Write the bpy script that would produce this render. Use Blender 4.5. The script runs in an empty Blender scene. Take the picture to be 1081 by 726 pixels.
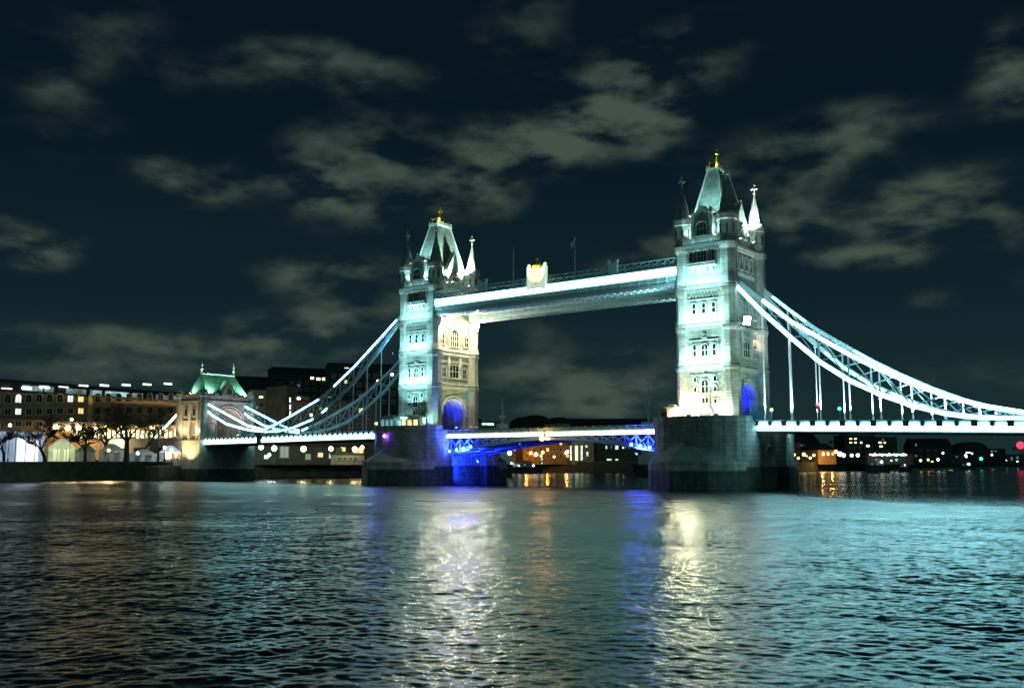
import bpy, bmesh, math, random
import numpy as np
from mathutils import Vector, Matrix
R = math.radians
sc = bpy.context.scene
COL = sc.collection
random.seed(7)
# ------------------------------------------------------------------ camera, world, exposure
CAM = Vector((88.627, -183.8965, 6.0)); YAW = -0.6478; PITCH = 0.1241; FPX = 1012.56
cam_d = bpy.data.cameras.new('camera'); cam_d.sensor_width = 36; cam_d.lens = 36 * FPX / 1081
cam_d.clip_start = 0.5; cam_d.clip_end = 30000
cam_o = bpy.data.objects.new('camera', cam_d); COL.objects.link(cam_o)
cam_o.location = CAM; cam_o.rotation_euler = (math.pi / 2 + PITCH, 0, -YAW)
sc.camera = cam_o
sc.view_settings.view_transform = 'Standard'; sc.view_settings.look = 'None'
sc.view_settings.exposure = 0; sc.view_settings.gamma = 1
sc.render.engine = 'CYCLES'
sc.cycles.use_denoising = True; sc.cycles.use_adaptive_sampling = True; sc.cycles.adaptive_threshold = .004
sc.cycles.max_bounces = 5; sc.cycles.diffuse_bounces = 2; sc.cycles.glossy_bounces = 3
sc.cycles.caustics_reflective = False; sc.cycles.caustics_refractive = False
sc.cycles.sample_clamp_indirect = 8
WATER_Z = 0.7; LAND_Z = 6.6

fw = Vector((math.sin(YAW) * math.cos(PITCH), math.cos(YAW) * math.cos(PITCH), math.sin(PITCH)))
rt = Vector((math.cos(YAW), -math.sin(YAW), 0)); upv = rt.cross(fw)
def ray(u, v): return fw + rt * ((u - 540.5) / FPX) - upv * ((v - 363) / FPX)
def at_dist(u, v, d):                      # a survey helper: the point seen at u, v that lies d metres away over the ground
    q = ray(u, v); return CAM + q * (d / math.hypot(q.x, q.y))
def at_z(u, v, z):
    q = ray(u, v); return CAM + q * ((z - CAM.z) / q.z)
def spot(u, d, z=None):
    p = at_dist(u, 489, d); return Vector((p.x, p.y, LAND_Z if z is None else z))
def hgt(u, v, d): return at_dist(u, v, d).z

# night sky: dark blue air, city-lit cloud banks standing in given directions
wd = bpy.data.worlds.new('World'); sc.world = wd; wd.use_nodes = True
nt = wd.node_tree; nt.nodes.clear()
def N(t, **k):
    n = nt.nodes.new(t)
    for a, b in k.items(): setattr(n, a, b)
    return n
def LK(a, b): nt.links.new(a, b)
def math_n(op, a, b=None, clamp=False):
    n = N('ShaderNodeMath', operation=op); n.use_clamp = clamp
    for i, x in enumerate((a, b)):
        if x is None: continue
        if isinstance(x, (int, float)): n.inputs[i].default_value = x
        else: LK(x, n.inputs[i])
    return n.outputs[0]
tc = N('ShaderNodeTexCoord'); DIR = tc.outputs['Generated']
sep = N('ShaderNodeSeparateXYZ'); LK(DIR, sep.inputs[0])
ramp = N('ShaderNodeValToRGB'); cr = ramp.color_ramp
SKY = [(0.0, (.0105, .027, .026)), (.06, (.0095, .0265, .0285)), (.16, (.0050, .0165, .0225)), (.32, (.0022, .0088, .0155)), (.6, (.0013, .0054, .0100)), (1, (.0012, .0046, .0085))]
cr.elements[0].position = 0; cr.elements[0].color = SKY[0][1] + (1,)
cr.elements[1].position = 1; cr.elements[1].color = SKY[-1][1] + (1,)
for p_, c_ in SKY[1:-1]:
    e = cr.elements.new(p_); e.color = c_ + (1,)
LK(math_n('MAXIMUM', sep.outputs[2], 0.0), ramp.inputs[0])
CLOUDS = [  # centre column, row of the bank as seen from the quay, half-width, half-height, weight, tilt degrees
    (205, 196, 80, 26, .85, 0), (375, 180, 110, 48, .85, 18), (345, 210, 60, 22, .5, 0), (560, 158, 120, 34, .95, 12), (655, 108, 115, 50, 1.1, 10), (505, 205, 80, 30, .75, 0), (32, 262, 60, 24, 1.25, 0),
    (345, 288, 95, 27, 1.05, 14), (360, 340, 120, 36, .85, 12), (90, 362, 150, 24, .8, 0), (240, 362, 110, 26, .7, 0), (600, 392, 150, 36, .95, 0),
    (690, 266, 70, 26, .8, 12), (850, 160, 150, 36, .85, 10), (965, 222, 105, 42, 1.15, 10), (905, 278, 85, 17, .9, 0), (1070, 82, 48, 38, .95, 0), (835, 228, 55, 30, .9, 0), (55, 86, 75, 28, .5, 0), (335, 82, 140, 26, .65, 0),
    (70, 150, 80, 30, .35, 0), (545, 25, 60, 40, .45, 0), (130, 40, 120, 34, .4, 0), (560, 345, 70, 20, .4, 0), (980, 322, 40, 14, .4, 0), (1050, 240, 60, 26, .6, 0), (160, 395, 200, 18, .75, 0), (640, 425, 160, 26, .8, 0), (1010, 400, 140, 30, .35, 0), (760, 60, 70, 30, .3, 0), (1180, 300, 90, 50, .7, 0), (-120, 220, 90, 50, .7, 0)]
warp = N('ShaderNodeTexNoise'); warp.inputs['Scale'].default_value = 9; warp.inputs['Detail'].default_value = 4
LK(DIR, warp.inputs['Vector'])
wv = N('ShaderNodeVectorMath', operation='SUBTRACT'); LK(warp.outputs['Color'], wv.inputs[0]); wv.inputs[1].default_value = (.5, .5, .5)
wv2 = N('ShaderNodeVectorMath', operation='SCALE'); LK(wv.outputs[0], wv2.inputs[0]); wv2.inputs['Scale'].default_value = .06
wv3 = N('ShaderNodeVectorMath', operation='ADD'); LK(wv2.outputs[0], wv3.inputs[0]); LK(DIR, wv3.inputs[1])
total = None
for (u, v, rx, ry, wgt, tilt) in CLOUDS:
    c = ray(u, v); s = 1 / c.length; c = c.normalized()
    r_ = Vector((c.y, -c.x, 0)).normalized(); u_ = r_.cross(c)
    t = R(tilt); r2 = r_ * math.cos(t) + u_ * math.sin(t); u2 = u_ * math.cos(t) - r_ * math.sin(t)
    M = Matrix((r2, u2, c)).transposed()
    mp = N('ShaderNodeMapping', vector_type='TEXTURE')
    mp.inputs['Location'].default_value = c
    mp.inputs['Rotation'].default_value = M.to_euler()
    mp.inputs['Scale'].default_value = (rx / FPX * s, ry / FPX * s, .5)
    LK(wv3.outputs[0], mp.inputs['Vector'])
    ln = N('ShaderNodeVectorMath', operation='LENGTH'); LK(mp.outputs[0], ln.inputs[0])
    mr = N('ShaderNodeMapRange', interpolation_type='SMOOTHERSTEP')
    mr.inputs[1].default_value = 1.42; mr.inputs[2].default_value = .0; mr.inputs[3].default_value = 0; mr.inputs[4].default_value = wgt
    LK(ln.outputs['Value'], mr.inputs[0])
    total = mr.outputs[0] if total is None else math_n('ADD', total, mr.outputs[0])
nm = N('ShaderNodeMapping'); nm.inputs['Scale'].default_value = (1, 1, 2.4); LK(DIR, nm.inputs['Vector'])
nz = N('ShaderNodeTexNoise'); nz.inputs['Scale'].default_value = 15; nz.inputs['Detail'].default_value = 8; nz.inputs['Roughness'].default_value = .52
LK(nm.outputs[0], nz.inputs['Vector'])
nmr = N('ShaderNodeMapRange'); nmr.inputs[1].default_value = .38; nmr.inputs[2].default_value = .66; nmr.inputs[3].default_value = .16; nmr.inputs[4].default_value = 1.35
LK(nz.outputs[0], nmr.inputs[0])
dens = math_n('MULTIPLY', total, nmr.outputs[0])
dens = math_n('ADD', dens, math_n('MULTIPLY', nmr.outputs[0], .05))
dm = N('ShaderNodeMapRange', interpolation_type='SMOOTHSTEP'); dm.inputs[1].default_value = .05; dm.inputs[2].default_value = 1.35
LK(dens, dm.inputs[0])
cmix = N('ShaderNodeMix', data_type='RGBA'); LK(dm.outputs[0], cmix.inputs['Factor'])
LK(ramp.outputs[0], cmix.inputs['A']); cmix.inputs['B'].default_value = (.056, .083, .065, 1)
# city glow added low in the unseen sky behind the quay, lifting the piers
dt = N('ShaderNodeVectorMath', operation='DOT_PRODUCT'); LK(DIR, dt.inputs[0]); dt.inputs[1].default_value = (-math.sin(YAW + .25), -math.cos(YAW + .25), 0)
g1 = N('ShaderNodeMapRange', interpolation_type='SMOOTHSTEP'); g1.inputs[1].default_value = .15; g1.inputs[2].default_value = .9; LK(dt.outputs['Value'], g1.inputs[0])
g2 = N('ShaderNodeMapRange', interpolation_type='SMOOTHSTEP'); g2.inputs[1].default_value = .75; g2.inputs[2].default_value = .0; LK(sep.outputs[2], g2.inputs[0])
glow = N('ShaderNodeMix', data_type='RGBA', blend_type='ADD'); LK(math_n('MULTIPLY', g1.outputs[0], g2.outputs[0]), glow.inputs['Factor']); LK(cmix.outputs['Result'], glow.inputs['A']); glow.inputs['B'].default_value = (.10, .24, .21, 1)
bg = N('ShaderNodeBackground'); bg.inputs['Strength'].default_value = 1.0; LK(glow.outputs['Result'], bg.inputs[0])
wo = N('ShaderNodeOutputWorld'); LK(bg.outputs[0], wo.inputs[0])

# ------------------------------------------------------------------ helpers: materials
MATS = {}
def new_mat(name):
    m = bpy.data.materials.new(name); m.use_nodes = True; t = m.node_tree; t.nodes.clear()
    o = t.nodes.new('ShaderNodeOutputMaterial'); b = t.nodes.new('ShaderNodeBsdfPrincipled')
    t.links.new(b.outputs[0], o.inputs[0]); MATS[name] = m
    return m, t, b
def noisy(name, col, rough=.7, var=.25, scale=1.5, metal=0, bump=.15, brick=None, brick_dark=.55, streak=0):
    """surface with grain and blotches; brick = (width, height) adds laid courses"""
    m, t, b = new_mat(name); n = t.nodes.new; L = t.links.new
    tcn = n('ShaderNodeTexCoord'); nz1 = n('ShaderNodeTexNoise'); nz1.inputs['Scale'].default_value = scale; nz1.inputs['Detail'].default_value = 8
    L(tcn.outputs['Object'], nz1.inputs['Vector'])
    rp = n('ShaderNodeMapRange'); rp.inputs[1].default_value = .3; rp.inputs[2].default_value = .7; rp.inputs[3].default_value = 1 - var; rp.inputs[4].default_value = 1 + var
    L(nz1.outputs[0], rp.inputs[0])
    mx = n('ShaderNodeVectorMath'); mx.operation = 'SCALE'; L(rp.outputs[0], mx.inputs['Scale'])
    height = nz1.outputs[0]
    if streak:                                            # rain and soot run down the face
        ms = n('ShaderNodeMapping'); ms.inputs['Scale'].default_value = (1.1, 1.1, .07); L(tcn.outputs['Object'], ms.inputs['Vector'])
        n2 = n('ShaderNodeTexNoise'); n2.inputs['Scale'].default_value = 1.0; n2.inputs['Detail'].default_value = 5; L(ms.outputs[0], n2.inputs['Vector'])
        r2 = n('ShaderNodeMapRange'); r2.inputs[1].default_value = .34; r2.inputs[2].default_value = .62; r2.inputs[3].default_value = 1 - streak; r2.inputs[4].default_value = 1.08; L(n2.outputs[0], r2.inputs[0])
        mm = n('ShaderNodeMath'); mm.operation = 'MULTIPLY'; L(rp.outputs[0], mm.inputs[0]); L(r2.outputs[0], mm.inputs[1]); L(mm.outputs[0], mx.inputs['Scale'])
    if brick:
        sp = n('ShaderNodeSeparateXYZ'); L(tcn.outputs['Object'], sp.inputs[0])
        ad = n('ShaderNodeMath'); L(sp.outputs[0], ad.inputs[0]); L(sp.outputs[1], ad.inputs[1])
        cb = n('ShaderNodeCombineXYZ'); L(ad.outputs[0], cb.inputs[0]); L(sp.outputs[2], cb.inputs[1])
        bt = n('ShaderNodeTexBrick'); L(cb.outputs[0], bt.inputs['Vector']); bt.inputs['Scale'].default_value = 1
        bt.inputs['Brick Width'].default_value = brick[0]; bt.inputs['Row Height'].default_value = brick[1]; bt.inputs['Mortar Size'].default_value = brick[1] * .06
        bt.inputs['Color1'].default_value = tuple(c * 1.1 for c in col) + (1,); bt.inputs['Color2'].default_value = tuple(c * .82 for c in col) + (1,)
        bt.inputs['Mortar'].default_value = tuple(c * brick_dark for c in col) + (1,)
        L(bt.outputs['Color'], mx.inputs[0])
        sm = n('ShaderNodeMath'); sm.operation = 'SUBTRACT'; L(nz1.outputs[0], sm.inputs[0]); L(bt.outputs['Fac'], sm.inputs[1]); height = sm.outputs[0]
    else:
        mx.inputs[0].default_value = col
    L(mx.outputs[0], b.inputs['Base Color']); b.inputs['Roughness'].default_value = rough; b.inputs['Metallic'].default_value = metal
    bp = n('ShaderNodeBump'); bp.inputs['Strength'].default_value = bump; bp.inputs['Distance'].default_value = .1; L(height, bp.inputs['Height']); L(bp.outputs[0], b.inputs['Normal'])
    return m
def lit(name, col, strength, base=(.8, .8, .8), vary=0):
    """a lamp lens, a strip or a lit pane"""
    m, t, b = new_mat(name)
    b.inputs['Base Color'].default_value = base + (1,); b.inputs['Emission Color'].default_value = col + (1,)
    b.inputs['Emission Strength'].default_value = strength; b.inputs['Roughness'].default_value = .5
    if vary:
        n = t.nodes.new; tcn = n('ShaderNodeTexCoord'); nz1 = n('ShaderNodeTexNoise'); nz1.inputs['Scale'].default_value = vary[0]; nz1.inputs['Detail'].default_value = 2
        t.links.new(tcn.outputs['Object'], nz1.inputs['Vector'])
        mr = n('ShaderNodeMapRange'); mr.inputs[1].default_value = .32; mr.inputs[2].default_value = .68; mr.inputs[3].default_value = strength * (1 - vary[1]); mr.inputs[4].default_value = strength * (1 + vary[1])
        t.links.new(nz1.outputs[0], mr.inputs[0]); t.links.new(mr.outputs[0], b.inputs['Emission Strength'])
    return m
STONE = noisy('ashlar stone', (.40, .39, .35), .85, .24, .38, 0, .7, (1.5, .62), .55, .24)
TRIM = noisy('dressed stone', (.50, .49, .45), .8, .15, 1.2, 0, .2)
GRANITE = noisy('pier granite', (.40, .40, .36), .8, .3, .35, 0, .7, (2.2, .95), .55, .3)
HOODM = noisy('shaded hood granite', (.15, .165, .14), .8, .4, .35, 0, .6, (2.0, .85), .6)  # darker copy of the granite; the hood's shade is put into its colour
TIDE = noisy('weedy tidal granite', (.07, .09, .07), .6, .5, .6, 0, .8, (2.2, .95), .5, .6)
SLATE = noisy('roof slate', (.24, .27, .26), .6, .25, 1.0, 0, .4, (.5, .3), .6)
GREENROOF = noisy('copper roof', (.20, .42, .32), .6, .2, .8, 0, .3, (.6, .4), .7)
PALE = noisy('pale painted steel', (.50, .64, .68), .45, .12, 1.0, 0, .05)
BLUE = noisy('blue painted steel', (.06, .26, .42), .4, .15, 1.0, 0, .05)
BRKT = noisy('slate blue bracket paint', (.12, .17, .22), .5, .2, 1.0, 0, .05)
BLUEG = noisy('mid blue girder paint', (.20, .30, .55), .4, .15, 1.0, 0, .05)
DARKST = noisy('dark painted steel', (.06, .08, .085), .5, .2, 1.0, 0, .05)
WHITE = noisy('white painted steel', (.75, .78, .78), .5, .08, 1.2, 0, .05)
GOLD = noisy('gilding', (.75, .58, .14), .4, .2, 2, .35, .1)
ASPH = noisy('asphalt', (.05, .05, .05), .9, .2, 2)
BRICK = noisy('warehouse brick', (.34, .22, .12), .9, .25, .4, 0, .4, (.9, .3), .8)
DULLB = noisy('dull rendered wall', (.12, .13, .12), .9, .25, .3)
DARKB = noisy('dark cladding', (.045, .05, .055), .8, .3, .3)
PALEB = noisy('pale rendered wall', (.34, .36, .33), .9, .2, .3)
ROOFD = noisy('dark roofing', (.035, .04, .042), .8, .3, .5)
CONC = noisy('concrete', (.20, .20, .19), .9, .25, .5)
QUAY = noisy('wet quay stone', (.08, .095, .08), .8, .4, .4, 0, .6, (1.8, .7), .6)
LANDM = noisy('paving and grass', (.05, .06, .05), .95, .3, .1)
BARK = noisy('bark', (.07, .06, .045), .95, .3, 2)
CANVAS = noisy('white tent canvas', (.75, .76, .78), .8, .08, 1)
HULL = noisy('dark hull paint', (.02, .03, .045), .5, .2, 1)
GLASSD = new_mat('dark glass')[0]; _b = GLASSD.node_tree.nodes['Principled BSDF']; _b.inputs['Base Color'].default_value = (.012, .016, .016, 1); _b.inputs['Roughness'].default_value = .12
L_CYAN = lit('cool white led strip', (.34, .88, .97), 17, vary=(.25, .25))
L_LEFT = lit('blue white led strip of the far chains', (.36, .88, 1.0), 8, vary=(.25, .3))
L_ICE = lit('pale cyan led strip', (.24, .80, 1.0), 6, vary=(.3, .3))
L_DECK = lit('deck edge led strip', (.36, .89, .97), 12.5, vary=(.2, .2))
L_DECKL = lit('deck edge led strip, far span', (.48, 1.0, .94), 7, vary=(.2, .2))
L_YEL = lit('warm white led strip', (.92, 1.0, .66), 2.4, vary=(.2, .25))
L_WALK = lit('walkway led strip', (.34, 1.0, .90), 6, vary=(.15, .2))
L_LENS = lit('flood lens', (.85, 1.0, .97), 22)
L_WLENS = lit('warm flood lens', (1.0, .90, .55), 130)
L_BLENS = lit('blue flood lens', (.02, .05, 1.0), 45)
L_PURP = lit('violet lamp', (.30, .08, 1.0), 40)
L_WARM = lit('warm lamp', (1.0, .66, .20), 6)
L_GOLDP = lit('warm lit pane', (1.0, .66, .22), 1.3, vary=(.35, .4))
L_ARC = lit('arcade pane', (1.0, .80, .32), 6, vary=(.25, .6))
L_COOLP = lit('cool lit pane', (.72, 1.0, .88), 1.3, vary=(.35, .5))
L_COOLB = lit('bright cool lamp', (.75, 1.0, .92), 5)
L_ORANGE = lit('sodium lamp', (1.0, .36, .06), 16)
L_RED = lit('red lamp', (1.0, .02, .07), 2.6)
L_GREEN = lit('green lamp', (.05, 1.0, .55), 2.5)
L_SCREEN = lit('lit white canvas', (.86, .93, 1.0), 1.5, vary=(.12, .05))
L_SCREEND = lit('lit side canvas', (.55, .72, 1.0), .42, vary=(.2, .3))
L_TENTY = lit('lit yellow canvas', (.75, .88, .42), .55, vary=(.2, .4))

# ------------------------------------------------------------------ helpers: meshes and objects
class MB:
    def __init__(s): s.v = []; s.f = []; s.m = []; s.mi = 0
    def add(s, vs, fs):
        o = len(s.v); s.v += [tuple(v) for v in vs]; s.f += [tuple(i + o for i in f) for f in fs]; s.m += [s.mi] * len(fs); return s
    def box(s, x0, x1, y0, y1, z0, z1):
        vs = [(x, y, z) for z in (z0, z1) for y in (y0, y1) for x in (x0, x1)]
        return s.add(vs, [(0, 2, 3, 1), (4, 5, 7, 6), (0, 1, 5, 4), (2, 6, 7, 3), (0, 4, 6, 2), (1, 3, 7, 5)])
    def bar(s, a, b, w, h=None, up=(0, 0, 1)):
        a = Vector(a); b = Vector(b); h = h or w; d = (b - a)
        if d.length < 1e-6: return s
        d.normalize(); u = Vector(up)
        if abs(d.dot(u)) > .99: u = Vector((1, 0, 0))
        x = d.cross(u).normalized() * (w / 2); z = x.normalized().cross(d).normalized() * (h / 2)
        vs = [p + sx * x + sz * z for p in (a, b) for sz in (-1, 1) for sx in (-1, 1)]
        return s.add(vs, [(0, 1, 3, 2), (4, 6, 7, 5), (0, 4, 5, 1), (2, 3, 7, 6), (0, 2, 6, 4), (1, 5, 7, 3)])
    def tube(s, a, b, r0, r1=None, n=6):
        a = Vector(a); b = Vector(b); r1 = r0 if r1 is None else r1; d = b - a
        if d.length < 1e-6: return s
        d.normalize(); u = Vector((0, 0, 1)) if abs(d.z) < .95 else Vector((1, 0, 0)); x = d.cross(u).normalized(); y = d.cross(x)
        vs = []
        for p, r in ((a, r0), (b, r1)):
            for k in range(n):
                t = 2 * math.pi * k / n; vs.append(p + x * (r * math.cos(t)) + y * (r * math.sin(t)))
        return s.add(vs, [(k, (k + 1) % n, n + (k + 1) % n, n + k) for k in range(n)] + [tuple(range(n - 1, -1, -1)), tuple(range(n, 2 * n))])
    def lathe(s, cx, cy, prof, n=8, rot=None):
        rot = math.pi / n if rot is None else rot; vs = []
        for z, r in prof:
            for k in range(n):
                t = 2 * math.pi * k / n + rot; vs.append((cx + r * math.cos(t), cy + r * math.sin(t), z))
        fs = []
        for i in range(len(prof) - 1):
            for k in range(n):
                j = (k + 1) % n; fs.append((i * n + k, i * n + j, (i + 1) * n + j, (i + 1) * n + k))
        fs += [tuple(range(n - 1, -1, -1)), tuple((len(prof) - 1) * n + k for k in range(n))]
        return s.add(vs, fs)
    def ball(s, c, r, n=8, m=5, sz=1.0):
        prof = [(c[2] - r * sz * math.cos(math.pi * i / m), max(r * math.sin(math.pi * i / m), r * .04)) for i in range(m + 1)]
        return s.lathe(c[0], c[1], prof, n)
    def prism(s, poly, z0, z1, poly2=None):
        n = len(poly); p2 = poly2 or poly
        vs = [(x, y, z0) for x, y in poly] + [(x, y, z1) for x, y in p2]
        return s.add(vs, [(k, (k + 1) % n, n + (k + 1) % n, n + k) for k in range(n)] + [tuple(range(n - 1, -1, -1)), tuple(range(n, 2 * n))])
    def frustum(s, x0, x1, y0, y1, z0, X0, X1, Y0, Y1, z1):
        return s.prism([(x0, y0), (x1, y0), (x1, y1), (x0, y1)], z0, z1, [(X0, Y0), (X1, Y0), (X1, Y1), (X0, Y1)])
    def xform(s, M): s.v = [tuple(M @ Vector(v)) for v in s.v]; return s
    def build(s, name, mat, parent=None, base=None, label=None, smooth=False):
        """link as one mesh object; verts are in the parent thing's coordinates (world if none, less base)"""
        me = bpy.data.meshes.new(name); v = s.v
        if base is not None: v = [tuple(Vector(q) - base) for q in v]
        me.from_pydata(v, [], s.f)
        for m_ in (mat if isinstance(mat, (list, tuple)) else [mat]): me.materials.append(m_)
        me.polygons.foreach_set('material_index', s.m)
        bm = bmesh.new(); bm.from_mesh(me); bmesh.ops.recalc_face_normals(bm, faces=bm.faces); bm.to_mesh(me); bm.free()
        if smooth: me.polygons.foreach_set('use_smooth', [True] * len(me.polygons))
        o = bpy.data.objects.new(name, me); COL.objects.link(o)
        if parent: o.parent = parent
        if base is not None: o.location = base
        if label: o['label'] = label
        return o
def tag(o, label=None, cat=None, group=None, kind=None):
    for k, v in (('label', label), ('category', cat), ('group', group), ('kind', kind)):
        if v: o[k] = v
    return o
def thing(name, label, cat, loc=(0, 0, 0), rz=0, group=None):
    o = bpy.data.objects.new(name, None); COL.objects.link(o); o.location = loc; o.rotation_euler = (0, 0, rz); o.empty_display_size = .5
    return tag(o, label, cat, group)
def copy_tree(o, parent=None):
    c = o.copy(); COL.objects.link(c)
    if parent: c.parent = parent
    for ch in list(o.children): copy_tree(ch, c)
    return c
def lamp(kind, loc, power, col, parent=None, aim=None, size=.3, sy=None, angle=60, blend=.6, name='light'):
    d = bpy.data.lights.new(name, kind); d.energy = power; d.color = col
    if kind == 'AREA':
        d.shape = 'RECTANGLE'; d.size = size; d.size_y = sy or size
    else: d.shadow_soft_size = size
    if kind == 'SPOT': d.spot_size = R(angle); d.spot_blend = blend
    o = bpy.data.objects.new(name, d); COL.objects.link(o); o.location = loc
    if parent: o.parent = parent
    if aim is not None:
        o.rotation_euler = (Vector(aim) - Vector(loc)).to_track_quat('-Z', 'Y').to_euler()
    return o
def chain_bars(mb, pts, w, h):
    for a, b in zip(pts, pts[1:]): mb.bar(a, b, w, h)
    return mb
def interp(pts, x):
    pts = sorted(pts)
    if x <= pts[0][0]: return pts[0][1]
    for (a, za), (b, zb) in zip(pts, pts[1:]):
        if x <= b: return za + (zb - za) * (x - a) / (b - a)
    return pts[-1][1]

# ------------------------------------------------------------------ water
def make_water():
    th = list(np.arange(-40, 40.0001, .125)); out = list(np.arange(44, 316.1, 4))
    ang = np.radians(np.array(th + out)); na = len(ang); nf = len(th)
    r = [9.0]
    while r[-1] < 420: r.append(r[-1] * 1.00125)
    while r[-1] < 12000: r.append(r[-1] * 1.07)
    r = np.array(r); nr = len(r)
    RR, AA = np.meshgrid(r, ang, indexing='ij')
    H = YAW + AA
    x = (CAM.x + RR * np.sin(H)).ravel(); y = (CAM.y + RR * np.cos(H)).ravel()
    dr = np.gradient(r); da = np.full(na, R(.125)); da[nf:] = R(4)
    sp = np.maximum(np.repeat(dr, na), (RR * da[None, :]).ravel() * .8)
    rng = np.random.default_rng(5)
    z = np.zeros_like(x); lost = np.zeros_like(x)
    # the tide runs calmer in the lee of the piers and under the spans
    edge = -9 - np.log1p(np.exp(np.clip(1.15 * (x - 16), -40, 40) / 6)) * 6 + 2.5 * np.sin(x * .045 + 1.0) + 1.5 * np.sin(x * .17)
    calm = 1 / (1 + np.exp(np.clip((edge - y) / 2.0, -50, 50))); amp = 1 - .72 * calm
    # patches of wind on the river
    g_ = np.zeros_like(x)
    for L in np.exp(rng.uniform(math.log(5), math.log(60), 44)):
        t = rng.uniform(0, 2 * math.pi); g_ += np.sin((x * math.sin(t) + y * math.cos(t)) * 2 * math.pi / L + rng.uniform(0, 6.28)) * (L / 20) ** .25
    gust = np.clip(.98 + .035 * g_, .6, 1.4)
    wind = YAW + math.pi + .45
    K = 210
    lam = np.exp(rng.uniform(math.log(.19), math.log(18), K))
    for L in lam:
        t = wind + rng.normal(0, 1.05); kx, ky = math.sin(t), math.cos(t); ph = rng.uniform(0, 2 * math.pi)
        slope = .098 / math.sqrt(K) * (1.75 * math.exp(-(math.log(L / .52) / .75) ** 2) + .62 * math.exp(-(math.log(L / 2.8) / .95) ** 2)) * math.sqrt(2)
        k = 2 * math.pi / L
        m_ = max(1, int(np.searchsorted(dr, L / 1.3))) * na      # rings near enough to carry this ripple
        fade = np.clip((L / sp[:m_] - 1.3) / 1.5, 0, 1)
        arg = k * (x[:m_] * kx + y[:m_] * ky) + ph; sn = np.sin(arg)
        z[:m_] += (slope / k) * fade * (sn + .22 * (1 - 2 * sn * sn))
        lost[:m_] += (1 - fade ** 2) * slope ** 2 / 2; lost[m_:] += slope ** 2 / 2
    z *= amp * gust
    # swash of larger ripples running as bands
    var = lost * (amp * gust) ** 2 + .019 ** 2 * amp ** 2 + .004 ** 2
    rough = np.clip(np.sqrt(np.sqrt(2 * var)), .04, .5)
    co = np.stack([x, y, z + WATER_Z], 1).astype(np.float32)
    i = np.arange(nr - 1)[:, None]; j = np.arange(na)[None, :]; j2 = (j + 1) % na
    # angles run -40..40 then on round to 316, so the ring closes
    q = np.stack([(i * na + j), (i * na + j2), ((i + 1) * na + j2), ((i + 1) * na + j)], -1).reshape(-1, 4)
    me = bpy.data.meshes.new('river_water')
    me.vertices.add(len(co)); me.vertices.foreach_set('co', co.ravel())
    me.loops.add(q.size); me.loops.foreach_set('vertex_index', q.ravel().astype(np.int32))
    me.polygons.add(len(q)); me.polygons.foreach_set('loop_start', np.arange(0, q.size, 4, dtype=np.int32)); me.polygons.foreach_set('loop_total', np.full(len(q), 4, np.int32))
    me.polygons.foreach_set('use_smooth', np.ones(len(q), bool))
    a = me.attributes.new('ripple', 'FLOAT', 'POINT'); a.data.foreach_set('value', rough.astype(np.float32))
    me.update(calc_edges=True); me.validate()
    if me.polygons[0].normal.z < 0: me.flip_normals()
    m, t, b = new_mat('river water'); n = t.nodes.new
    b.inputs['Base Color'].default_value = (.004, .020, .024, 1); b.inputs['IOR'].default_value = 1.45
    at = n('ShaderNodeAttribute'); at.attribute_name = 'ripple'; t.links.new(at.outputs['Fac'], b.inputs['Roughness'])
    tcn = n('ShaderNodeTexCoord'); nz1 = n('ShaderNodeTexNoise'); nz1.inputs['Scale'].default_value = 3.2; nz1.inputs['Detail'].default_value = 5; nz1.inputs['Roughness'].default_value = .65
    t.links.new(tcn.outputs['Object'], nz1.inputs['Vector'])
    bp = n('ShaderNodeBump'); bp.inputs['Strength'].default_value = .5; bp.inputs['Distance'].default_value = .06
    t.links.new(nz1.outputs[0], bp.inputs['Height']); t.links.new(bp.outputs[0], b.inputs['Normal'])
    me.materials.append(m)
    o = bpy.data.objects.new('river_water', me); COL.objects.link(o); o['kind'] = 'structure'; o['label'] = 'rippled dark river reflecting the bridge lights'
make_water()

# ------------------------------------------------------------------ far bank
BANK = [at_z(*q, WATER_Z) for q in ((-200, 516), (0, 508.2), (100, 506.4), (186, 505.8), (215, 505.4), (300, 503.8), (385, 503), (540, 498.4), (690, 498.4), (840, 497.6), (930, 495.2), (1000, 493.3), (1081, 492.4), (1300, 491.9))]
BANK = [Vector((b.x, b.y, 0)) for b in BANK]
def make_land():
    far = [Vector((CAM.x + 9000 * math.sin(YAW + R(a)), CAM.y + 9000 * math.cos(YAW + R(a)), 0)) for a in (38, 25, 12, 0, -12, -25, -38, -52, -66)]
    ring = BANK + far
    me = bpy.data.meshes.new('far_bank_ground'); n = len(ring)
    bm = bmesh.new(); top = [bm.verts.new((p.x, p.y, LAND_Z)) for p in ring]
    bm.faces.new(top); bmesh.ops.triangulate(bm, faces=bm.faces[:]); bmesh.ops.recalc_face_normals(bm, faces=bm.faces)
    if sum(f.normal.z for f in bm.faces) < 0: bmesh.ops.reverse_faces(bm, faces=bm.faces)
    bm.to_mesh(me); bm.free(); me.materials.append(LANDM)
    o = bpy.data.objects.new('far_bank_ground', me); COL.objects.link(o); tag(o, 'dark paved ground of the far bank', None, None, 'structure')
make_land()
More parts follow.
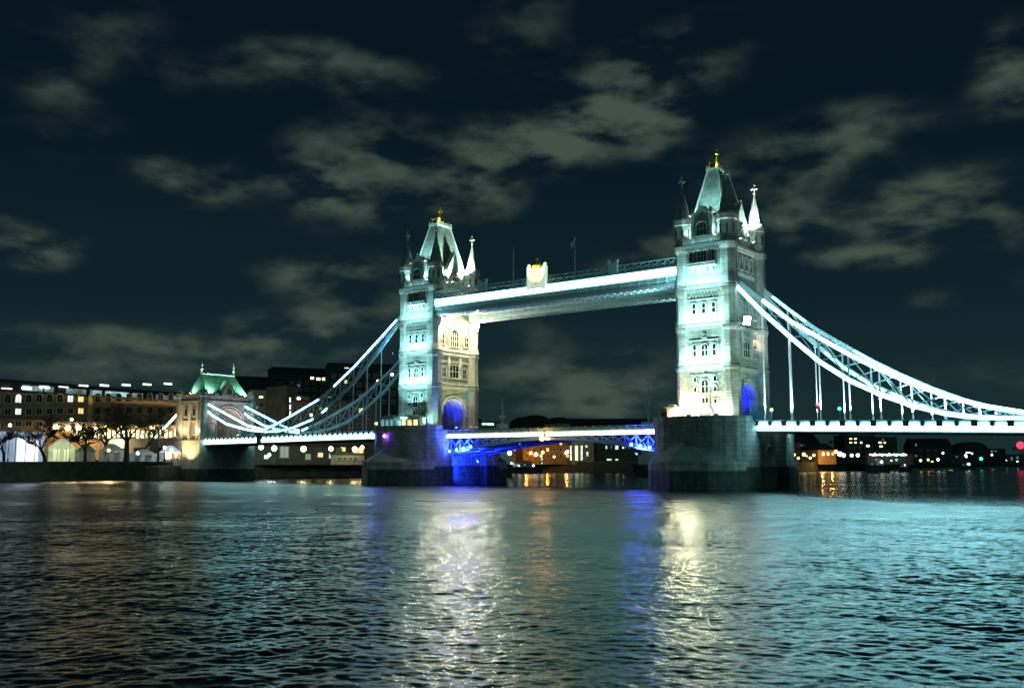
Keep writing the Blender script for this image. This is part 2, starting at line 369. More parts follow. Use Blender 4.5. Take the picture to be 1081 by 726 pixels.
def embank(i0, i1, label, top):
    pts = BANK[i0:i1 + 1]; base = Vector((pts[0].x, pts[0].y, 0))
    t = thing('embankment_wall', label, 'wall', base)
    w = MB(); c = MB(); r = MB()
    for a, b in zip(pts, pts[1:]):
        d = (b - a).normalized(); nrm = Vector((d.y, -d.x, 0))
        if nrm.dot(CAM - a) < 0: nrm = -nrm
        A = a - base; B = b - base
        for m_, off0, off1, z0, z1 in ((w, .6, -.5, -2, top - .35), (c, .8, -.6, top - .35, top)):
            q = [A + nrm * off0, B + nrm * off0, B + nrm * off1, A + nrm * off1]
            m_.prism([(p.x, p.y) for p in q], z0, z1)
    for a, b in zip(pts, pts[1:]):
        A = a - base; B_ = b - base; n = max(2, int((b - a).length / 3)) if (CAM - a).length < 420 else 2
        for zz in (top + .55, top + 1.05): r.bar((A.x, A.y, zz), (B_.x, B_.y, zz), .07)
        for k in range(n): q_ = A.lerp(B_, k / n); r.bar((q_.x, q_.y, top), (q_.x, q_.y, top + 1.1), .1)
    r.build('railing', DARKST, t)
    w.build('wall', QUAY, t); c.build('coping', CONC, t)
    return t
embank(0, 3, 'long dark river wall below the trees and tents at the left', 7.3)
embank(4, 6, 'dark river wall under the far side span beyond the bridge', 7.2)
embank(6, 9, 'dark river wall seen through the opening span', 7.2)
embank(9, 13, 'faint river wall far downstream beyond the right hand span', 6.9)

# ------------------------------------------------------------------ bridge piers
def pier_outline(y_front=-9.4, hw=10.65, grow=0.0):
    """plan of a pier: half-round river ends, a bascule recess in each flank"""
    P = []; ya, yb = -1.0, 20.0; ry = 8.4
    for k in range(13):
        a = math.pi + math.pi * k / 12; P.append(((hw + grow) * math.cos(a), ya + (ry + grow) * math.sin(a)))
    e = hw + grow
    P += [(e, 2.6), (e - 2.4, 2.6), (e - 2.4, 16.6), (e, 16.6)]
    for k in range(13):
        a = math.pi * k / 12; P.append((e * math.cos(a), yb + (ry + grow) * math.sin(a)))
    P += [(-e, 16.6), (-e + 2.4, 16.6), (-e + 2.4, 2.6), (-e, 2.6)]
    return P
def make_pier():
    t = thing('bridge_pier', '', 'bridge pier', (0, 0, 0))
    b = MB(); b.mi = 0; b.prism(pier_outline(), 5.4, 13.9); b.mi = 1; b.prism(pier_outline(grow=.35), -3, 5.4)
    b.build('body', [GRANITE, TIDE], t)
    c = MB(); c.prism(pier_outline(grow=.28), 13.9, 14.35); c.prism(pier_outline(grow=.05), 14.35, 14.6); c.build('coping', GRANITE, t)
    # parapet round the curved ends
    pr = MB()
    P = pier_outline(grow=-.1)
    for seg in (P[:13], P[17:30]):
        for p, q in zip(seg, seg[1:]):
            pr.bar((p[0], p[1], 15.05), (q[0], q[1], 15.05), .35, .9)
    pr.build('parapet', GRANITE, t)
    for sgn, y0 in ((-1, -1.0), (1, 20.0)):
        m = MB()                      # pointed cutwater with a hipped stone hood
        nose = [(-10.9, y0), (-9.6, y0 + sgn * 6.5), (-6.2, y0 + sgn * 11.5), (0, y0 + sgn * 15.5), (6.2, y0 + sgn * 11.5), (9.6, y0 + sgn * 6.5), (10.9, y0)]
        m.mi = 1; m.prism(nose, -3, 4.6); m.mi = 0; m.prism(nose, 4.6, 6.4)
        n = len(nose); vs = [(x, y, 6.4) for x, y in nose] + [(0, y0 + sgn * 8.2, 10.6), (-10.4, y0, 6.5), (10.4, y0, 6.5), (-5, y0 + sgn * 6.9, 9.0), (5, y0 + sgn * 6.9, 9.0)]
        a = n; fs = [(3, a, 2), (3, 4, a), (2, a, a + 3), (4, a + 4, a), (1, 2, a + 3), (5, a + 4, 4), (0, 1, a + 3), (6, a + 4, 5)]
        m.mi = 2; m.add(vs, fs)
        m.build('cutwater', [GRANITE, TIDE, HOODM], t)
    for sx in (-1, 1):
        for yy in (6.2, 13.0):        # arched niche in the recess
            q = MB(); x = sx * 8.32
            for k in range(8):
                a0 = math.pi * k / 8; a1 = math.pi * (k + 1) / 8
                q.bar((x, yy + 2.5 * math.cos(a0), 7.2 + 2.5 * math.sin(a0)), (x, yy + 2.5 * math.cos(a1), 7.2 + 2.5 * math.sin(a1)), .5, .5)
            for s_ in (-1, 1): q.bar((x, yy + s_ * 2.5, 1), (x, yy + s_ * 2.5, 7.2), .5, .5)
            q.build('niche_arch', GRANITE, t)
    return t
S = -82.3
pier = make_pier()
tag(pier, 'near grey granite pier carrying the larger right hand tower')
pierL = copy_tree(pier); pierL.location.x = S
tag(pierL, 'far granite pier under the left tower, washed blue at its recess')
for p_ in (pier, pierL): p_['group'] = 'granite river piers'

# ------------------------------------------------------------------ gothic bridge towers
B = 18.8
def arch_pts(hw, zs, zc, n=14):
    return [(hw * math.cos(math.pi * k / n), zs + (zc - zs) * math.sin(math.pi * k / n) ** .85) for k in range(n + 1)]
def window(parent, face, c, z0, z1, w, lights=1, tiers=1, arched=True, pane=None, plane=None):
    """stone-framed window on the front (face 'f', c = x) or flank (face 's', c = y)"""
    fr = MB(); pn = MB(); d = .30; t = .20
    Pl = plane
    def P(a, out, z): return (a, Pl - out, z) if face == 'f' else (Pl + out, a, z)
    def slab(m, a0, a1, o0, o1, za, zb):
        p, q = P(a0, o0, za), P(a1, o1, zb)
        m.box(min(p[0], q[0]), max(p[0], q[0]), min(p[1], q[1]), max(p[1], q[1]), za, zb)
    h = w / 2; rise = min(h * .9, (z1 - z0) * .35) if arched else 0
    slab(fr, c - h - t, c - h, -.05, d, z0, z1 - rise); slab(fr, c + h, c + h + t, -.05, d, z0, z1 - rise)
    slab(fr, c - h - t - .15, c + h + t + .15, -.05, d + .12, z0 - .28, z0)
    if arched:
        ar = [(c + x, z) for x, z in arch_pts(h + t / 2, z1 - rise, z1 + t * .4, 8)]
        for (a, za), (b, zb) in zip(ar, ar[1:]): fr.bar(P(a, d / 2, za), P(b, d / 2, zb), t, d, up=(0, 1, 0) if face == 'f' else (1, 0, 0))
    else:
        slab(fr, c - h - t, c + h + t, -.05, d, z1, z1 + t)
    for k in range(1, lights): 
        a = c - h + w * k / lights; slab(fr, a - .07, a + .07, -.05, d * .7, z0, z1 - rise * .4)
    for k in range(1, tiers):
        zz = z0 + (z1 - z0) * k / tiers; slab(fr, c - h, c + h, -.05, d * .68, zz - .07, zz + .07)
    f = fr.build('window', TRIM, parent)
    ring = [(c - h, z0), (c + h, z0)] + ([(c + x, z) for x, z in arch_pts(h, z1 - rise, z1, 8)] if arched else [(c + h, z1), (c - h, z1)])
    vs = [P(a, .06, z) for a, z in ring]; pn.add(vs, [tuple(range(len(vs)))])
    pn.build('pane', pane or GLASSD, f)
    return f
def make_tower():
    T = thing('bridge_tower', '', 'bridge tower', (0, 0, 0))
    fy, sx = .55, 5.25                                                   # planes of the front and flank walls
    w = MB()
    # lower storey: front and rear walls, flank walls with road arches
    w.box(-5.2, 5.2, fy, fy + 1.2, 14.4, 26.2); w.box(-5.2, 5.2, B - fy - 1.2, B - fy, 14.4, 26.2)
    AP = arch_pts(4.6, 18.4, 22.9)
    for s in (-1, 1):
        x0, x1 = sorted((s * sx, s * (sx - .9))); yc = B / 2
        for a, b in ((fy + 1.2, yc - 4.6), (yc + 4.6, B - fy - 1.2)): w.box(x0, x1, a, b, 14.4, 26.2)
        for (a, za), (b, zb) in zip(AP, AP[1:]):
            vs = [(x, yc + q, z) for x in (x0, x1) for q, z in ((a, za), (b, zb), (b, 26.2), (a, 26.2))]
            w.add(vs, [(0, 1, 2, 3), (4, 7, 6, 5), (0, 4, 5, 1), (2, 6, 7, 3)])
    # upper storeys
    w.box(-sx, sx, fy, B - fy, 26.2, 52.6)
    for z0, z1, o in ((26.55, 28.2, .22), (35.35, 37.1, .22), (43.6, 45.9, .22)):  # splayed plinth above each cornice
        w.frustum(-sx - o - .25, sx + o + .25, fy - o - .25, B - fy + o + .25, z0, -sx - .02, sx + .02, fy - .02, B - fy + .02, z1)
    w.build('wall', STONE, T)
    v = MB()                                                             # vault of the road arch with ribs
    for k in range(5):
        xx = -4.2 + 2.1 * k
        for (a, za), (b, zb) in zip(AP, AP[1:]): v.bar((xx, B / 2 + a * .97, za - .1), (xx, B / 2 + b * .97, zb - .1), .5, .5, up=(1, 0, 0))
        for s in (-1, 1): v.box(xx - .25, xx + .25, B / 2 + s * 4.45 - .25, B / 2 + s * 4.45 + .25, 14.6, 18.4)
    AQ = arch_pts(4.75, 18.4, 23.05)
    for (a, za), (b, zb) in zip(AQ, AQ[1:]):
        v.add([(-4.3, B / 2 + a, za), (4.3, B / 2 + a, za), (4.3, B / 2 + b, zb), (-4.3, B / 2 + b, zb)], [(0, 1, 2, 3)])
    for s in (-1, 1): v.add([(-4.3, B / 2 + s * 4.75, 14.5), (4.3, B / 2 + s * 4.75, 14.5), (4.3, B / 2 + s * 4.75, 18.4), (-4.3, B / 2 + s * 4.75, 18.4)], [(0, 1, 2, 3)])
    v.build('vault', STONE, T)
    for s in (-1, 1):                                                    # moulded arch heads
        m = MB()
        for hw, zc, o in ((4.75, 23.1, .2), (5.3, 23.8, .35)):
            ar = arch_pts(hw, 18.4, zc)
            for (a, za), (b, zb) in zip(ar, ar[1:]): m.bar((s * (sx + o / 2), B / 2 + a, za), (s * (sx + o / 2), B / 2 + b, zb), .34, o, up=(1, 0, 0))
        m.build('arch_moulding', TRIM, T)
    for z, o, h in ((25.7, .42, .58), (34.45, .42, .58), (42.65, .42, .58)):
        c = MB(); c.box(-sx - o, sx + o, fy - o, B - fy + o, z, z + h); c.box(-sx - o * .5, sx + o * .5, fy - o * .5, B - fy + o * .5, z - .3, z)
        c.build('string_course', TRIM, T)
    c = MB(); c.box(-sx - .75, sx + .75, fy - .75, B - fy + .75, 51.9, 52.5); c.box(-sx - .45, sx + .45, fy - .45, B - fy + .45, 51.4, 51.9)
    for k in range(12):
        xx = -3.6 + 7.2 * k / 11
        c.box(xx - .16, xx + .16, fy - .75, fy, 50.9, 51.4)
    c.build('main_cornice', TRIM, T)
    pa = MB()
    for (x0, x1, y0, y1) in ((-sx, sx, fy - .2, fy + .3), (-sx, sx, B - fy - .3, B - fy + .2), (-sx - .2, -sx + .3, fy + .3, B - fy - .3), (sx - .3, sx + .2, fy + .3, B - fy - .3)):
        pa.box(x0, x1, y0, y1, 52.5, 53.9)
    for k in range(7):
        yy = 3.4 + k * 2.0; pa.box(sx - .3, sx + .2, yy - .45, yy + .45, 53.9, 54.6)
    pa.build('parapet', STONE, T)
    # four octagonal corner turrets
    prof = [(14.4, 2.12), (15.7, 2.12), (15.9, 1.93), (25.4, 1.93), (25.7, 2.16), (26.28, 2.16), (26.3, 1.86), (26.6, 1.86), (26.65, 2.1), (28.1, 1.86), (33.6, 1.86), (34.3, 2.1), (35.02, 2.14), (35.05, 1.84), (35.3, 1.84), (35.4, 2.1),
            (37.0, 1.78), (41.2, 1.82), (42.4, 2.06), (43.2, 2.14), (43.25, 1.84), (43.55, 1.84), (43.7, 2.12), (44.9, 2.0), (45.9, 1.86), (50.8, 1.9), (51.6, 2.2), (52.35, 2.34), (52.4, 2.0), (57.0, 2.0), (57.3, 2.25), (58.35, 2.3), (58.4, 2.15), (58.9, 2.15)]
    for cx in (-5.15, 5.15):
        for cy in (1.9, B - 1.9):
            q = MB(); q.lathe(cx, cy, prof); tu = q.build('corner_turret', STONE, T)
            s_ = MB(); s_.lathe(cx, cy, [(58.9, 1.85), (59.2, 1.72), (65.6, .22), (65.9, .30), (66.1, .14)]); s_.build('spire', SLATE, tu)
            f = MB(); f.lathe(cx, cy, [(66.0, .14), (66.4, .34), (66.7, .16), (68.2, .12)], 6); f.bar((cx - .62, cy, 67.35), (cx + .62, cy, 67.35), .3); f.bar((cx, cy - .62, 67.35), (cx, cy + .62, 67.35), .3); f.ball((cx, cy, 68.3), .28, 6, 4)
            for dx, dy in ((-.62, 0), (.62, 0), (0, -.62), (0, .62)): f.ball((cx + dx, cy + dy, 67.35), .24, 6, 4)
            f.build('finial', TRIM, tu)
            sl = MB()                                                    # narrow slits and blind panels round the turret head
            for k in range(8):
                a = 2 * math.pi * (k + .5) / 8 + math.pi / 8 + math.pi / 8
                p = Vector((cx + 1.92 * math.cos(a), cy + 1.92 * math.sin(a), 0))
                t2 = Vector((-math.sin(a), math.cos(a), 0)) * .22
                sl.prism([(p + t2).to_2d()[:], (p - t2).to_2d()[:], (p - t2 + Vector((math.cos(a), math.sin(a), 0)) * .06).to_2d()[:], (p + t2 + Vector((math.cos(a), math.sin(a), 0)) * .06).to_2d()[:]], 54.2, 56.2)
            sl.build('slit_window', GLASSD, tu)
    # steep roof, ridge platform, gilded crown
    rf = MB(); rf.frustum(-4.9, 4.9, 2.4, B - 2.4, 53.6, -1.25, 1.25, 6.6, B - 6.6, 70.2)
    roof = rf.build('roof', SLATE, T)
    rp = MB()
    for x0, y0, x1, y1 in ((-4.9, 2.4, -1.25, 6.6), (4.9, 2.4, 1.25, 6.6), (4.9, B - 2.4, 1.25, B - 6.6), (-4.9, B - 2.4, -1.25, B - 6.6)):
        rp.bar((x0, y0, 53.6), (x1, y1, 70.2), .32)
    rp.build('hip_roll', TRIM, roof)
    cr_ = MB(); cr_.box(-1.55, 1.55, 6.3, B - 6.3, 70.2, 70.75)
    for k in range(8):
        yy = 6.5 + (B - 13.0) * k / 7
        for xx in (-1.4, 1.4): cr_.bar((xx, yy, 70.7), (xx, yy, 71.5), .16)
    for xx in (-1.4, 1.4): cr_.bar((xx, 6.4, 71.2), (xx, B - 6.4, 71.2), .12)
    cr_.build('ridge_cresting', TRIM, roof)
    g = MB(); cy = B / 2
    for xx, yy in ((-1.1, 7.2), (1.1, 7.2), (-1.1, B - 7.2), (1.1, B - 7.2)):
        g.tube((xx, yy, 70.7), (xx * .9, yy, 72.0), .18, .12); g.ball((xx * .9, yy, 72.2), .36, 6, 4)
        g.bar((xx * .9, yy, 72.0), (0, cy, 73.4), .2)
    g.lathe(0, cy, [(70.7, 1.0), (71.6, .6), (72.8, .4), (73.6, .34), (74.2, .2), (74.6, .5), (75.0, .22), (75.6, .12), (75.9, .05)], 8)
    g.bar((-.55, cy, 74.75), (.55, cy, 74.75), .2)
    g.build('gilded_crown', GOLD, roof)
    # dormers: gabled window stage on the front and the rear, broad gables on the flanks
    for s, y0 in ((-1, fy - .1), (1, B - fy + .1)):
        q = MB(); yb = y0 + (2.6 if s < 0 else -2.6); ya, yc = min(y0, yb), max(y0, yb)
        q.box(-2.1, 2.1, ya, yc, 52.5, 58.6)
        vs = [(x, y, z) for y in (ya, yc) for x, z in ((-2.1, 58.6), (2.1, 58.6), (.35, 60.9), (-.35, 60.9))]
        q.add(vs, [(0, 1, 2, 3), (4, 7, 6, 5), (0, 4, 5, 1), (1, 5, 6, 2), (2, 6, 7, 3), (3, 7, 4, 0)])
        for xx in (-2.1, 2.1): q.lathe(xx, y0, [(52.5, .42), (59.0, .38), (59.1, .5), (59.4, .5), (60.6, .06)], 6)
        q.ball((0, y0, 61.3), .3, 6, 4)
        gb = q.build('gable', TRIM, T)
        if s < 0: window(gb, 'f', 0, 54.4, 57.3, 2.3, 3, 2, True, None, y0)
    for s in (-1, 1):
        q = MB(); x0, x1 = sorted((s * (sx + .1), s * (sx - 2.4)))
        q.box(x0, x1, B / 2 - 3.0, B / 2 + 3.0, 52.5, 57.4)
        vs = [(x, y, z) for x in (x0, x1) for y, z in ((B / 2 - 3.0, 57.4), (B / 2 + 3.0, 57.4), (B / 2, 62.6))]
        q.add(vs, [(0, 1, 2), (3, 5, 4), (0, 3, 4, 1), (1, 4, 5, 2), (2, 5, 3, 0)])
        q.ball((s * (sx - .2), B / 2, 63.0), .34, 6, 4)
        gb = q.build('gable', STONE, T)
        if s > 0: window(gb, 's', B / 2, 54.6, 57.4, 2.4, 3, 2, True, None, sx + .1)
    # windows of the river front
    F = lambda c, z0, z1, w_, l=1, t=1, a=True, p=None: window(T, 'f', c, z0, z1, w_, l, t, a, p, fy)
    for c in (-2.35, 2.2):
        F(c, 23.1, 24.2, .62); F(c, 21.0, 22.0, .62)
    F(-.15, 20.7, 23.5, 1.55, 2, 2, True); F(-.15, 18.6, 19.7, 1.4, 2, 1, False); F(2.15, 18.5, 19.3, .6, 1, 1, False)
    for c, w_, l in ((-2.3, .75, 1), (0, 1.5, 2), (2.2, .75, 1)): F(c, 28.5, 31.0, w_, l, 2)
    F(0, 32.4, 33.0, .35)
    for c in (-2.25, .02, 2.3): F(c, 37.5, 39.8, .8, 1, 2)
    F(-.1, 48.7, 51.0, 2.0, 3, 2, False); F(-2.6, 48.8, 50.9, .6, 1, 2); F(2.55, 48.8, 50.9, .6, 1, 2)
    d = MB()                                                            # labels, shield niche and blind tracery between the windows
    d.box(-3.3, 3.2, fy - .2, fy, 31.75, 31.95); d.box(-3.3, -3.12, fy - .2, fy, 28.3, 31.75); d.box(3.02, 3.2, fy - .2, fy, 28.3, 31.75)
    d.build('label_moulding', TRIM, T); d = MB()
    d.box(-3.3, 3.3, fy - .16, fy, 24.55, 24.7); d.box(-3.2, -1.5, fy - .16, fy, 22.45, 22.6); d.box(1.4, 3.1, fy - .16, fy, 22.45, 22.6)
    d.build('storey_moulding', TRIM, T); d = MB()
    for k in range(9):
        for j in range(2): d.box(-3.2 + k * .76 + j * .38 - .13, -3.2 + k * .76 + j * .38 + .13, fy - .2, fy, 41.0 + j * .75, 41.5 + j * .75)
    d.box(-3.3, 3.3, fy - .3, fy, 42.3, 42.6); d.box(-3.3, 3.3, fy - .22, fy, 40.5, 40.7)
    d.build('corbel_table', TRIM, T); d = MB()
    d.lathe(-.05, fy - .1, [(24.75, .5), (25.0, .35), (25.5, .08)], 6)
    d.build('niche_canopy', TRIM, T)
    b = MB(); b.box(-3.3, 3.3, fy - 1.1, fy, 47.55, 47.85); b.box(-3.3, 3.3, fy - 1.1, fy - .85, 48.15, 48.35)
    for k in range(10): b.box(-3.2 + k * .7, -3.05 + k * .7, fy - 1.05, fy - .9, 47.85, 48.15)
    for k in range(4):
        xx = -2.1 + 1.4 * k; b.frustum(xx - .3, xx + .3, fy - .95, fy, 47.55, xx - .2, xx + .2, fy - .2, fy, 46.3)
    b.build('balcony', TRIM, T)
    dr = MB()
    ar = [(x - .15, z) for x, z in arch_pts(1.35, 16.4, 18.0, 10)]
    for (a, za), (b2, zb) in zip(ar, ar[1:]): dr.bar((a, fy - .2, za), (b2, fy - .2, zb), .34, .4, up=(0, 1, 0))
    for s in (-1, 1): dr.box(-.15 + s * 1.35 - .17, -.15 + s * 1.35 + .17, fy - .4, fy, 14.5, 16.4)
    dd = dr.build('doorway', TRIM, T)
    k = MB(); k.box(-1.3, 1.0, fy - .08, fy - .02, 14.5, 16.5); k.build('door', DARKB, dd)
    # windows of the flank (road side)
    G = lambda c, z0, z1, w_, l=1, t=1, a=True, p=None: window(T, 's', c, z0, z1, w_, l, t, a, p, sx)
    yc = B / 2
    G(yc, 36.9, 41.4, 3.2, 4, 3); G(yc - 4.9, 37.3, 39.9, 1.6, 2, 2, False); G(yc + 4.9, 37.3, 39.9, 1.6, 2, 2, False)
    G(yc, 28.6, 31.9, 3.6, 3, 2, False); G(yc - 4.2, 28.7, 31.1, 1.5, 2, 2, False); G(yc + 4.2, 28.7, 31.1, 1.5, 2, 2, False)
    for k in range(4): G(yc - 3.9 + 2.6 * k, 47.6, 50.6, 1.0, 1, 2)
    st = MB()
    for yy in (yc - 2.35, yc + 2.35):                                    # canopied niches and shafts
        st.box(sx, sx + .45, yy - .28, yy + .28, 28.4, 34.3); st.lathe(sx + .3, yy, [(31.4, .5), (32.0, .5), (34.2, .05)], 6)
    for yy in (yc - 6.3, yc + 6.3): st.box(sx, sx + .3, yy - .2, yy + .2, 28.4, 42.4)
    st.box(sx, sx + .28, 3.6, B - 3.6, 32.6, 32.85); st.box(sx, sx + .28, 3.6, B - 3.6, 46.6, 46.9)
    for k in range(12): st.box(sx, sx + .3, 3.8 + k * .98, 4.2 + k * .98, 45.9, 46.6)
    st.build('canopy_niche', TRIM, T)
    for yy in (yc - 5.9, yc + 5.9):                                      # painted shields beside the arch
        h = MB(); vs = [(sx + .5, yy + a, z) for a, z in ((-.85, 24.9), (.85, 24.9), (.85, 23.4), (.45, 22.5), (0, 22.0), (-.45, 22.5), (-.85, 23.4))]
        vs += [(sx + .1, y_, z_) for _, y_, z_ in vs]
        h.add(vs, [tuple(range(7)), tuple(range(13, 6, -1))] + [(i, (i + 1) % 7, 7 + (i + 1) % 7, 7 + i) for i in range(7)])
        h.lathe(sx + .3, yy, [(24.9, .5), (25.3, .7), (25.7, .2)], 6)
        h.build('shield', BLUE, T)
    return T
tower = make_tower()
towerL = copy_tree(tower)
def relabel(t, x, label): t.location.x = x; t['label'] = label; t['group'] = 'gothic bridge towers'
relabel(tower, 0, 'tall cool-lit gothic stone tower on the nearer right hand pier')
relabel(towerL, S, 'smaller looking gothic tower on the far left pier, its flank lit yellow')

# ------------------------------------------------------------------ floodlights on the towers
def flood(x, y, z, aim, lens, label, group, light=None, size=.35, local=None):
    """a lamp housing on a bracket whose lens faces aim"""
    t = thing('floodlight', label, 'floodlight', (x, y, z), 0, group)
    d = (Vector(aim) - Vector((x, y, z))).normalized()
    M = d.to_track_quat('Z', 'Y').to_matrix().to_4x4()
    h = MB(); h.frustum(-size * .7, size * .7, -size * .7, size * .7, -size * .9, -size, size, -size, size, 0).xform(M); h.build('housing', DARKST, t)
    l = MB(); l.box(-size * .9, size * .9, -size * .9, size * .9, .005, .05).xform(M); l.build('lens', lens, t)
    b = MB(); b.bar((0, 0, -size * 1.6), (0, 0, -size * .3), .12); b.box(-.2, .2, -.2, .2, -size * 1.75, -size * 1.6); b.build('bracket', DARKST, t)
    if light:
        kind, pw, col, ang = light; p = d * (.2 + size * .3)
        lamp(kind, p, pw, col, t, p + d, size=.12, angle=ang, blend=.8)
    return t
CY = (.38, .93, 1.0); ICE = (.46, 1.0, .96); WARM = (1.0, .80, .34); GRN = (.42, 1.0, .66); YEL = (1.0, .90, .42)
def ledge(tx, z, y, pw, col, w=9.5, face='f', tilt=.42, parent=None):
    """linear wash light lying on a cornice"""
    if face == 'f':
        m = MB(); m.box(tx - w / 2, tx + w / 2, y - .12, y + .12, z, z + .1); p = (tx, y, z + .13); a = (tx, y + tilt, z + 1.13)
    o = m.build('wash_light_bar', DARKST, parent, base=None)
    l = lamp('AREA', p, pw, col, parent, a, size=w, sy=.2); return o
def wash(T, z, y, pw, col, w=9.0, tilt=.35):
    m = MB(); m.box(-w / 2, w / 2, y - .12, y + .12, z, z + .1); m.build('wash_light_bar', DARKST, T)
    l = lamp('AREA', (0, y, z + .14), pw, col, T, size=w, sy=.2)
    l.rotation_euler = (math.pi - tilt, 0, 0)           # facing up, leaning on to the wall
def wash_side(T, z, x, pw, col, w=12.0, tilt=.35):
    m = MB(); m.box(x - .12, x + .12, B / 2 - w / 2, B / 2 + w / 2, z, z + .1); m.build('wash_light_bar', DARKST, T)
    l = lamp('AREA', (x, B / 2, z + .14), pw, col, T, size=.2, sy=w)
    l.rotation_euler = (0, math.pi + tilt, 0)

# right tower, river front
wash(tower, 14.7, -1.6, 750, ICE); wash(tower, 26.35, -1.75, 2763, ICE); wash(tower, 35.1, -1.75, 2763, ICE); wash(tower, 43.3, -1.75, 1968, CY); wash(tower, 52.6, -.3, 60, CY, 8)
flood(0, -6.8, 15.3, (0, .5, 34), L_LENS, 'central floodlight on the nose of the right pier', 'floodlights on the piers', ('SPOT', 19000, ICE, 75))
flood(-3.4, -1.9, 15.9, (-3.2, 9, 17.5), L_LENS, 'warm floodlight left of the right tower door', 'warm floodlights at the tower foot', ('SPOT', 1600, WARM, 150))
flood(5.2, -2.2, 15.4, (5.2, 2, 22), L_LENS, 'white floodlight near the right corner of the right tower', 'floodlights on the piers', ('SPOT', 2200, ICE, 120))
for x_, y_, nm_, mt_, h_ in ((-4.6, -3.0, 'at the left of the near tower front', lit('door globe', (1, .92, .55), 330), 1.9), (-3.4, -3.4, 'left of the near tower door, tallest', lit('door globe b', (1, .92, .55), 300), 2.5), (-2.3, -3.2, 'close to the near tower door', lit('door globe c', (1, .92, .55), 220), 1.7), (4.9, -3.4, 'right of the near tower door', lit('door globe two', (.9, 1, .85), 50), 1.6)):
    t = thing('globe_lamp', 'globe lamp on a short post ' + nm_, 'lamp', (x_, y_, 14.6), 0, 'globe lamps at the tower foot')
    m = MB(); m.lathe(0, 0, [(0, .2), (.3, .12), (h_, .08)], 8); m.build('post', DARKST, t); m = MB(); m.ball((0, 0, h_ + .4), .42, 12, 8); m.build('globe', mt_, t)
    lamp('POINT', (0, .9, h_ + .5), 550, (1, .9, .55), t, size=.2)
# left tower, river front
wash(towerL, 14.7, -1.4, 1020, CY); wash(towerL, 26.35, -1.75, 2403, CY); wash(towerL, 35.1, -1.75, 1895, CY); wash(towerL, 43.3, -1.75, 1474, CY); wash(towerL, 52.6, -.3, 60, CY, 8)
flood(S, -6.8, 15.3, (S, .5, 30), L_LENS, 'floodlight on the nose of the left pier', 'floodlights on the piers', ('SPOT', 20000, CY, 70))
flood(S + 6.5, -3.2, 15.3, (S + 5.5, 1, 20), L_LENS, 'floodlight by the right corner of the left tower', 'floodlights on the piers', ('SPOT', 2400, ICE, 90))
# turret-stage lights behind the parapets
for tx, k in ((0, 1.0), (S, 1.0)):
    T_ = 'right' if tx == 0 else 'left'
    for dx, dy, nm_ in ((-2.75, .9, 'left front'), (2.75, .9, 'right front'), (5.0, 5.6, 'flank'), (4.6, B - 4.5, 'far flank')):
        flood(tx + dx, dy, 54.2, (tx + dx * 1.3, dy + .3 if dy < 3 else (dy + 3 if dy > 9 else dy - 3), 60), L_LENS, 'parapet floodlight on the %s tower, %s corner' % (T_, nm_), 'parapet floodlights', ('SPOT', 1500, GRN if dy > 3 else ICE, 150), .22)
for tx, T_ in ((0, 'right'), (S, 'left')):
    flood(tx + 6.2, B - 9.0, 55.6, (tx + 5.15, B - 2.0, 63.0), L_LENS, 'spire floodlight on the %s tower aimed at its far flank spire' % T_, 'spire floodlights', ('SPOT', 42000, (.8, 1, .85), 58), .25)
    flood(tx + 7.0, 4.4, 53.4, (tx + 6.0, 1.9, 60.0), L_LENS, 'spire floodlight on the %s tower below its near flank turret' % T_, 'spire floodlights', ('SPOT', 1800, (.7, 1, .9), 60), .2)
for tx, T_ in ((0, 'right'), (S, 'left')):
    for dx, nm_ in ((-2.85, 'left'), (2.85, 'right')):
        flood(tx + dx, .6, 58.9, (tx + dx * .5, 5.0, 65), L_LENS, 'roof floodlight %s of the front gable of the %s tower' % (nm_, T_), 'roof floodlights', ('SPOT', 4200, (.45, 1, .9), 80), .18)
    sg = 1 if tx else -1
    for yy, nm_ in ((2.4, 'near'), (B - 2.4, 'far')):
        flood(tx + sg * 6.9, yy, 42.6, (tx + sg * 40, yy, 45.2), L_LENS, 'floodlight on the %s tower grazing the underside of the %s walkway' % (T_, nm_), 'walkway floodlights', ('SPOT', 14000, ICE, 40), .2)
# roof washers on the left tower's inner flank
for yy, pw in ((6.2, 900), (13.0, 900)):
    flood(S + 7.4, yy, 53.6, (S + 2.6, yy, 62.5), L_LENS, 'roof floodlight on the left tower at the %s of its flank' % ('front' if yy < 9 else 'rear'), 'roof floodlights', ('SPOT', pw * 70, (.6, 1, .78), 55), .3)
flood(7.4, 10.5, 53.6, (2.6, 9.4, 62.5), L_LENS, 'roof floodlight bracketed out from the flank of the right tower', 'roof floodlights', ('SPOT', 13000, (.6, 1, .85), 52), .3)
flood(6.0, 2.0, 59.3, (12, -8, 57), lit('star lamp', (.85, 1, .98), 160), 'glaring lamp at the right front turret head of the right tower', 'turret lamps', ('SPOT', 350, ICE, 150), .42)
flood(4.4, 4.4, 56, (1.5, 6, 68), L_LENS, 'roof lamp behind the right front turret of the right tower', 'turret lamps', ('SPOT', 16000, ICE, 45), .3)
